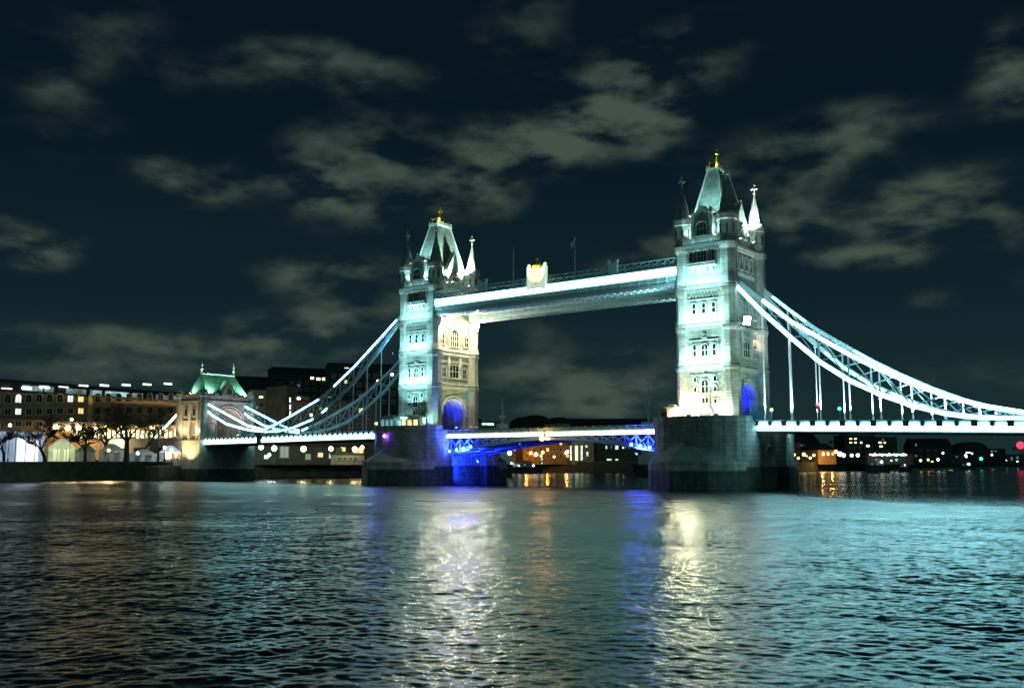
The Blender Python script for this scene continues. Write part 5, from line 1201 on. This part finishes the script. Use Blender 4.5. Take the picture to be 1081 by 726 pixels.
block('skyline_shed', 'second dark shed with a curved roof beside the small gable', 580, 606, 760, 447.5, 30, DARKB, 'dome', [])
block('gabled_house', 'small grey gable on the skyline above the opening span', 589, 602, 700, 447, 16, PALEB, 'front_gable', [(595, 446, 1.2, 1.2, K3)])
block('terminal_block', 'pale flat block with a lit top behind the left end of the bascule', 506, 527, 620, 446, 18, PALEB, 'flat', [(515, 443.5 + 4, 8.5, 1.4, L_COOLP)])
block('terrace_row', 'low dim terrace behind the railing of the opening span', 600, 690, 720, 451, 20, DULLB, 'gable', [(618, 456, 1.4, 1.4, K3), (640, 456, 1.4, 1.4, K3), (662, 456, 1.4, 1.4, K3)])
block('quay_house', 'dim yellowish house at the left of the opening span beyond the pier', 530, 554, 590, 466, 14, PALEB, 'gable', [(543, 474, 1.4, 1.6, L_GOLDP), (549, 474, 1.2, 1.6, K3)])
for u, v, d, mat, r, lab in ((538, 480, 560, lit('quay yellow', (1, .88, .42), 6), 1.3, 'yellow lamp right of the left pier'), (549, 471, 570, L_COOLB, 1.0, 'cool lamp above the moored boat'), (566, 481, 565, L_COOLB, 1.1, 'cool lamp left of the orange house'), (573, 478.5, 567, L_WARM, .9, 'warm lamp before the orange house'), (585, 483, 566, L_WARM, .7, 'small warm lamp at the right of the orange house'), (599, 478, 590, L_COOLB, 1.0, 'cool lamp beside the columned hall'), (658, 473, 600, L_COOLB, .4, 'tiny lamp before the dark quay block')):
    lamp_post(spot(u, d), max(1.2, hgt(u, v, d) - LAND_Z), mat, lab, 'quay lamps seen through the opening span', r)
def ship_mast(u, d, vtop, vbase, label, yards, w=1.0):
    z0 = hgt(u, vbase, d); p = spot(u, d, WATER_Z); t = thing('mast_vessel', label, 'vessel', p, -YAW * -1)
    z = lambda v: hgt(u, v, d) - WATER_Z
    m = MB(); out = [(-14, 0), (-12, -3), (8, -3), (14, 0), (8, 3), (-12, 3)]; m.prism([(x * .92, y * .8) for x, y in out], -.6, 5, out); m.build('hull', HULL, t)
    m = MB(); m.box(-7, 5, -2.2, 2.2, 5, 9); m.box(-4, 2, -1.8, 1.8, 9, max(10, z(vbase))); m.build('superstructure', PALE, t)
    m = MB(); m.tube((0, 0, 9), (0, 0, z(vtop)), .5 * w, .16 * w, 6)
    for vv, ln in yards: m.bar((-ln, 0, z(vv)), (ln, 0, z(vv)), .3 * w); m.bar((-ln * .7, 0, z(vv)), (0, 0, z(vv - 5)), .12); m.bar((ln * .7, 0, z(vv)), (0, 0, z(vv - 5)), .12)
    m.build('mast', PALE, t)
    m = MB(); m.box(-1.6 * w, 1.6 * w, -1.2, 1.2, z(yards[0][0]), z(yards[0][0] - 2.4)); m.build('lookout', PALE, t)
    return t
ship_mast(530.5, 430, 421, 447, 'vessel with a pale stepped mast right of the left tower', ((441, 2.6), (436, 1.4)))
ship_mast(685.5, 420, 399, 445, 'vessel with the tallest lattice mast left of the near tower', ((431, 3.4), (425, 1.6)))
p = spot(530, 405, 22); lamp('POINT', (p.x, p.y, 22), 900, (.6, 1, 1), None, size=.4, name='mast_fill')  # added light without a fixture, brightening the pale mast

# downstream bank under the right deck
def far_block(lab, u0, u1, d, vtop, wall, roof, wins, grid=None): return block('wharf_building', lab, u0, u1, d, vtop, 24, wall, roof, wins, grp='wharf buildings downstream', grid=grid)
far_block('dark wharf building next to the near pier', 838, 866, 760, 467, DARKB, 'gable', [(846, 470, 1, 1, K3)], (range(843, 866, 6), (470, 477), 1.4, 1.6))
b = far_block('low orange lit wharf under the right deck', 864, 883, 740, 475, noisy('sodium lit render', (.45, .30, .16), .9, .3, .4), 'gable', [(869, 479, 1.6, 2, L_ARC), (874, 479, 1.6, 2, L_ARC), (879, 479, 1.6, 2, L_GOLDP)])
for u in (868, 878): p = spot(u, 728); lamp('POINT', (p.x, p.y, LAND_Z + 5), 5200, (1, .48, .10), None, size=.5, name='sodium_fill')  # added orange fill before the wharf, no lamp modelled
far_block('taller wharf with two rows of yellow windows under the right deck', 892, 922, 840, 460, DARKB, 'flat', [(898, 463, 2.0, 1.0, K1), (903, 463, 2.0, 1.0, K1), (898, 467, 2.0, 1.0, K1), (903, 467, 2.0, 1.0, K1), (909, 467, 1.6, 1.4, K2), (916, 470.5, 2.6, 1.6, K2)], (range(896, 921, 6), (472, 478), 1.6, 1.6))
far_block('wharf block with a stack of bright yellow windows', 922, 948, 860, 462, DARKB, 'flat', [(929, 467, 2.6, 1.2, K1), (934, 467, 1.6, 1.2, K1), (930, 471, 2.6, 1.2, K1), (932, 464, 1.6, .8, K3)], (range(926, 946, 6), (476, 482), 1.6, 1.6))
far_block('long low wharf with a string of white lamps along its eaves', 916, 964, 780, 479.5, DULLB, 'flat', [(925, 485, 1.4, 1, K3), (941, 486, 1.4, 1, K1)])
for i, u in enumerate(np.linspace(919, 957, 16)):
    d = 770; p = spot(u, d); z = hgt(u, 479.6 + (i % 2) * .4, d)
    t = thing('string_lamp', 'white lamp in the string along the low wharf roof', 'lamp', (p.x, p.y, z), 0, 'string of white lamps downstream')
    m = MB(); m.ball((0, 0, 0), .62 + .12 * (i % 3), 8, 5); m.build('bulb', lit('string bulb %d' % i, (.85, 1, .95), 3 + 2 * (i % 3)), t); m = MB(); m.tube((0, 0, LAND_Z - z), (0, 0, -.5), .1); m.build('post', DARKST, t)
far_block('dark tree-dark wharf mass right of the string of lamps', 962, 1006, 900, 471, DARKB, 'gable', [(967, 466.5 + 3, 1.2, 2.4, K3), (967, 481, 1.6, 1.2, K3), (984, 487, 1.8, 1, K1)], (range(972, 1004, 8), (475, 481), 1.4, 1.4))
far_block('low wharf with a bright yellow doorway downstream', 990, 1018, 980, 479, DULLB, 'flat', [(1003, 486, 4.6, 1.8, lit('yellow doorway', (1, .75, .2), 5)), (996, 486, 2.4, 1.2, K1), (1010, 482, 1.6, 1.2, K3)])
far_block('distant low block with an arch of pale lights', 1012, 1044, 1150, 474, DARKB, 'dome', [(1022, 473.5 + 4, 5, 1, K2), (1026, 478.5, 2, 1.6, K2), (1020, 482, 2, 2, K2)])
far_block('distant block with scattered pale windows near the right edge', 1040, 1062, 1250, 474, DARKB, 'flat', [(1047, 474 + 2.5, 2, 3, K3), (1051, 474 + 2, 3, 1, K3), (1047, 480, 2.4, 2, K2)])
far_block('faint pale wharf at the right edge downstream', 1054, 1100, 1300, 480, DULLB, 'flat', [(1060, 486, 6, 2, K3), (1062, 485.5, 2, 1.4, K2), (1068, 484, 2, 4, K3), (1074, 483, 2, 3, K3), (1074, 487, 2, 1.4, K2)])
far_block('very distant dark skyline block beyond the right deck', 1090, 1200, 1500, 468, DARKB, 'flat', [])
for u, v, d, mat, r, lab in ((838.5, 481, 700, L_WARM, 1.0, 'first warm lamp right of the near pier'), (843, 484.5, 700, L_WARM, .9, 'second, lower warm lamp right of the near pier'), (849, 481, 702, L_WARM, 1.2, 'third warm lamp right of the near pier'), (855.5, 484.3, 702, L_WARM, .9, 'fourth warm lamp right of the near pier'), (859.5, 481.4, 704, L_WARM, .9, 'warm lamp before the orange wharf'), (852, 482, 704, L_GREEN, .6, 'small green lamp among the warm lamps'),
        (883, 478, 712, L_WARM, 1.2, 'bright warm lamp on the right corner of the orange wharf'), (887, 481, 712, lit('white warm lamp', (1, .92, .65), 8), 1.6, 'large white lamp right of the orange wharf'), (891, 482, 714, lit('white warm lamp two', (1, .95, .7), 7), 1.3, 'second white lamp right of the orange wharf'), (899.5, 481.8, 716, L_COOLB, 1.1, 'third white lamp right of the orange wharf'), (906, 481.8, 716, L_COOLB, 1.2, 'fourth white lamp right of the orange wharf'), (946.5, 486, 700, L_GREEN, .7, 'green lamp on the quay below the string of lamps'),
        (972, 487, 800, K1, 1.0, 'dim yellow quay lamp below the dark mass'), (980, 486, 800, L_WARM, .8, 'yellow quay lamp below the dark mass'), (990.5, 486, 810, L_COOLB, 1.0, 'white quay lamp right of the dark mass'), (996, 479, 820, K2, .9, 'raised white lamp above the yellow doorway'), (1036, 485.5, 1000, L_GREEN, 1.6, 'large green lamp near the right edge'), (1020, 481.5, 1000, L_COOLB, 1.1, 'white lamp left of the green one downstream')):
    lamp_post(spot(u, d), max(1.0, hgt(u, v, d) - LAND_Z), mat, lab, 'lamps along the downstream quay', r)
def crane(u, d, v, r, label, heads):
    p = spot(u, d); z = hgt(u, v, d) - LAND_Z; t = thing('tower_crane', label, 'crane', p, -.3, 'cranes with red lamps')
    m = MB()
    for dx, dy in ((-.8, -.8), (.8, -.8), (.8, .8), (-.8, .8)): m.bar((dx, dy, 0), (dx, dy, z), .22)
    n = max(3, int(z / 2.4))
    for k in range(n): m.bar((-.8, -.8, z * k / n), (.8, -.8, z * (k + 1) / n), .14); m.bar((.8, .8, z * k / n), (-.8, .8, z * (k + 1) / n), .14)
    m.build('mast', DARKST, t)
    m = MB(); m.box(-8, 22, -.5, .5, z - 2.2, z - 1.2); m.box(-8, -5, -.9, .9, z - 3.6, z - 2.2); m.build('jib', DARKST, t)
    for dx in heads: m = MB(); m.ball((dx, -.8, z + .2), r, 10, 6); m.build('warning_lamp', L_RED, t)
crane(884.5, 900, 463.5, 1.7, 'crane with two red lamps just below the right deck', (0, 3.6))
crane(1079, 1000, 470, 3.4, 'crane with a large red lamp at the right edge', (0,))
